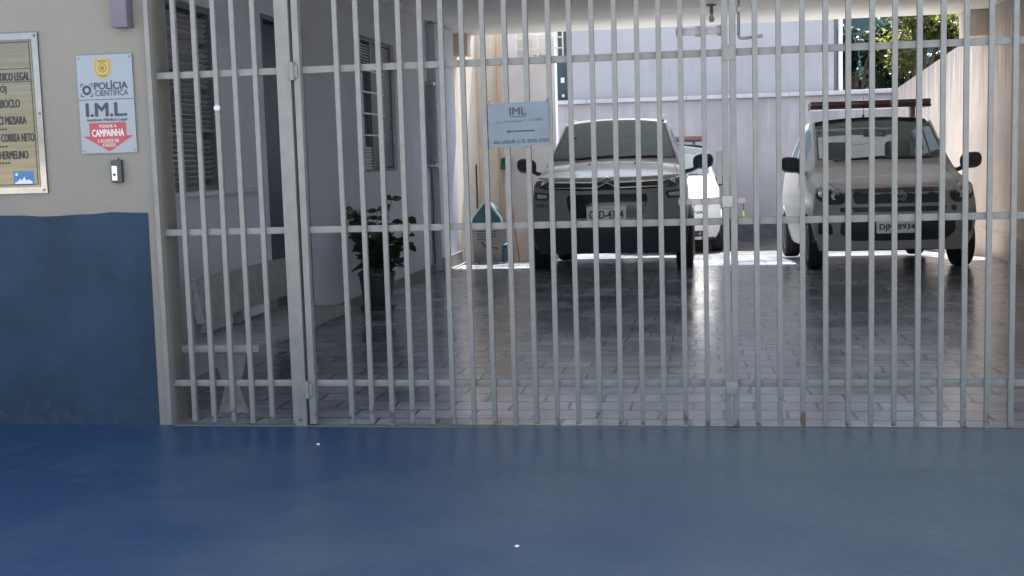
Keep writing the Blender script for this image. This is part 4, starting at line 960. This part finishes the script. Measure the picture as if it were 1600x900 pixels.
m = cv(rounded([(-.62, .70), (.62, .70), (.62, .645), (-.62, .645)], .02), .004); m.build('bumper_strip', M['lampdark'], **kw)
light_bar(T, kw, .72, 1.95, 1.875, cf['topz'])
m = MB(); m.rod((-.08, 1.86, cf['topz'](-.08, 1.86, -.005)), (-.08, 1.86, cf['topz'](-.08, 1.86, .03)), .014).rod((-.08, 1.86, 1.78), (-.06, 1.95, 2.02), .004); m.build('antenna', M['black'], **kw)
m = MB(); m.box(-.74, .74, 1.2, 1.5, .55, 1.0, .05); m.tube([(-.55 + .18 * math.cos(a), 1.62 + .05 * math.sin(a), 1.02 + .18 * math.sin(a)) for a in [k * .4488 for k in range(15)]], .014, 6); m.build('dashboard', M['seat'], **kw)
m = MB()
for x_ in (-.37, .37): m.box(x_ - .22, x_ + .22, 2.0, 2.14, .4, 1.17, .06); m.box(x_ - .19, x_ + .19, 2.05, 2.16, 1.12, 1.3, .05); m.box(x_ - .15, x_ + .15, 2.06, 2.16, 1.27, 1.48, .06)
m.build('front_seats', M['seat'], **kw)
m = MB(); m.box(-.68, .68, 2.9, 3.05, .4, 1.16, .06); m.box(-.8, .8, .95, 3.5, .28, .4); m.build('rear_seat', M['seat'], **kw)
m = MB(); m.box(-.12, .12, 1.62, 1.64, 1.52, 1.60, .01); m.rod((0, 1.64, 1.6), (0, 1.66, 1.68), .01); m.build('inside_mirror', M['black'], **kw)

seams(cf, T, [(.66, .30), (.69, .42), (.71, .6), (.70, .8), (.685, .98)])
# --- car three: white car behind
T = thing('parked_car', 'white car in full sun, half hidden behind the silver crossover', 'car', (-.65, 13.55, -.245), 0, 'cars parked in the yard')
P3 = dict(P2); P3.update(L=3.85, W=.835, paint=M['paint3'], glass=M['wind2'], mirror=(.84, 1.2, 1.15), track=1.5, skirt=.24,
    wtop=[(0, .70), (.95, .72), (1.05, .70), (1.75, .60), (3.4, .56), (3.85, .54)], lip=.018)
cf = build_car(P3, T); kw = cf['kw']; cv = cf['conform']
for sg in (1, -1):
    q = (lambda p: p) if sg == 1 else mir
    hl = cv(q(rounded([(.5, .82), (.6, .89), (.74, .92), (.765, .89), (.75, .79), (.54, .75)], .03)), .006).build('headlight', M['lampin'], **kw)
cv(rounded([(-.42, .87), (.42, .87), (.40, .77), (-.40, .77)], .02), .005).build('grille', M['black'], **kw)
cv(rounded([(-.6, .37), (.6, .37), (.55, .27), (-.55, .27)], .03), .005).build('lower_grille', M['black'], **kw)
m = MB(); text(m, 'INST. NAC', .10, .60, .645, .69, 0, .03)
for v in m.b.verts: v.co.y = cf['front'](v.co.x, v.co.z, .005)
m.build('lettering', M['navyink'], sm=0, **kw)
light_bar(T, kw, .53, 1.95, 1.80, cf['topz'])
m = MB()
for x_ in (-.33, .33): m.box(x_ - .2, x_ + .2, 2.0, 2.14, .4, 1.1, .06); m.box(x_ - .13, x_ + .13, 2.04, 2.14, 1.1, 1.26, .05)
m.build('front_seats', M['seat'], **kw)
